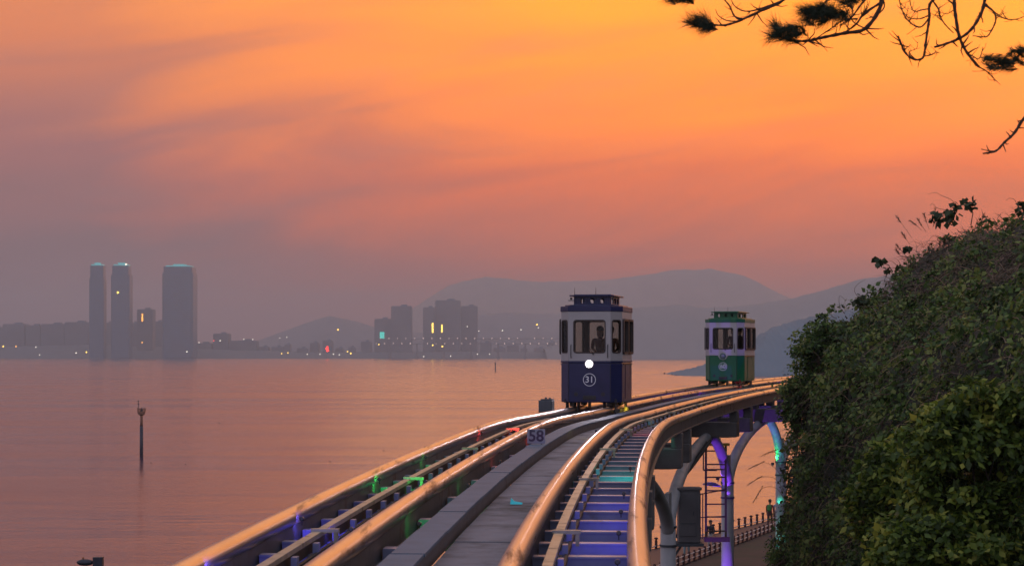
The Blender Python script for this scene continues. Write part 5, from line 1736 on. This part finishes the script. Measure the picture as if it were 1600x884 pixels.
# the middle spray
branch([(1400, -140), (1378, -30), (1376, 10), (1352, 45), (1320, 52), (1290, 58), (1262, 64), (1240, 64), (1222, 60)], 0.02, 0.008, 14, 0.11)
branch([(1376, 5), (1350, 22), (1338, 38), (1322, 50)], 0.011, 0.006, 8, 0.09)
branch([(1360, -10), (1345, 8), (1330, 28), (1312, 40)], 0.010, 0.005, 8, 0.09)
branch([(1340, 30), (1318, 32), (1300, 44), (1276, 60)], 0.008, 0.004, 8, 0.09)
branch([(1310, -6), (1292, 2), (1284, 10), (1270, 20)], 0.008, 0.005, 5, 0.09)
branch([(1376, -10), (1382, 10), (1370, 24), (1352, 30)], 0.007, 0.003, 6, 0.07)
branch([(1352, 45), (1335, 36), (1325, 22), (1318, 8)], 0.006, 0.003, 5, 0.07)
tuft(1288, 24, 46, 26, 1100, nb=13); tuft(1270, 20, 22, 22, 380, nb=5); tuft(1222, 52, 30, 22, 760, nb=9); tuft(1246, 54, 18, 12, 240, nb=4); tuft(1330, 2, 26, 10, 240, nb=4); tuft(1348, -6, 16, 8, 150, nb=3); tuft(1310, 24, 20, 14, 240, nb=4)
# the bare hanging twigs
branch([(1500, -20), (1456, 2), (1452, 30), (1448, 55), (1444, 85), (1438, 93), (1425, 92), (1412, 80), (1408, 68), (1403, 56)], 0.012, 0.006, 16, 0.085)
branch([(1452, 28), (1440, 42), (1428, 40), (1415, 28), (1408, 12), (1404, -4)], 0.007, 0.004, 12, 0.07)
branch([(1450, 25), (1436, 30), (1420, 28), (1412, 20)], 0.006, 0.003, 5, 0.06)
branch([(1452, 14), (1440, 16), (1428, 18), (1422, 4), (1424, -8)], 0.006, 0.003, 5, 0.06)
branch([(1456, 0), (1466, 14), (1470, 28), (1478, 40), (1490, 52)], 0.008, 0.004, 10, 0.07)
branch([(1444, 88), (1455, 86), (1462, 82), (1468, 83)], 0.006, 0.003, 5, 0.06)
branch([(1425, 92), (1420, 82), (1432, 76), (1434, 66)], 0.004, 0.002, 4, 0.05)
branch([(1490, -60), (1491, 0), (1494, 30), (1500, 60), (1512, 84), (1530, 105)], 0.016, 0.010, 8, 0.09)
branch([(1545, -40), (1538, 5), (1530, 28), (1516, 48), (1500, 60), (1480, 68), (1460, 74)], 0.015, 0.009, 7, 0.07)
branch([(1538, 8), (1552, 18), (1556, 32), (1548, 50), (1540, 58), (1520, 56)], 0.009, 0.004, 8, 0.07)
branch([(1540, 6), (1555, 20), (1572, 30), (1590, 30), (1604, 24)], 0.006, 0.003, 6, 0.06)
branch([(1530, 20), (1534, 28), (1536, 36)], 0.006, 0.004, 1, 0.05)
branch([(1490, 16), (1480, 22), (1470, 20)], 0.004, 0.002, 3, 0.05)
branch([(1512, 84), (1520, 88), (1530, 92), (1536, 74)], 0.006, 0.003, 6, 0.06)
branch([(1530, 105), (1542, 112), (1552, 122), (1556, 126)], 0.006, 0.003, 8, 0.06)
branch([(1640, -120), (1650, 30), (1620, 70), (1598, 80), (1588, 92), (1575, 98), (1560, 100)], 0.016, 0.006, 10, 0.08)
tuft(1558, 97, 34, 20, 620, nb=9, long=0.085); tuft(1578, 104, 22, 18, 300, nb=5, long=0.08); tuft(1548, 92, 16, 14, 200, nb=4, long=0.08); tuft(1594, 78, 14, 18, 260, nb=4, long=0.085); tuft(1588, 94, 12, 12, 160, nb=3, long=0.08)
branch([(1660, 60), (1630, 150), (1600, 185), (1585, 208), (1570, 222), (1556, 236), (1536, 240)], 0.016, 0.007, 8, 0.05)
branch([(1556, 236), (1546, 236), (1533, 233)], 0.005, 0.003, 1, 0.04)
branch([(1600, 186), (1596, 188), (1590, 190)], 0.006, 0.004, 1, 0.03)

# ================================================================== haze over the bay
hm = bpy.data.materials.new('haze_air')
hm.use_nodes = True
nt = hm.node_tree
nt.nodes.clear()
pv = nt.nodes.new('ShaderNodeVolumePrincipled')
pv.inputs['Color'].default_value = (0.55, 0.62, 0.69, 1)
pv.inputs['Density'].default_value = 1.45e-4
pv.inputs['Anisotropy'].default_value = 0.3
ho = nt.nodes.new('ShaderNodeOutputMaterial')
nt.links.new(pv.outputs[0], ho.inputs['Volume'])
mb = MB(); mb.prism([(-9300, -1800), (9300, -1800), (9300, 12800), (-9300, 12800)], -2.6, 398.0)
hz_ = mb.build('haze', hm)
tag(hz_, 'thin grey haze over the bay', 'haze', kind='stuff')
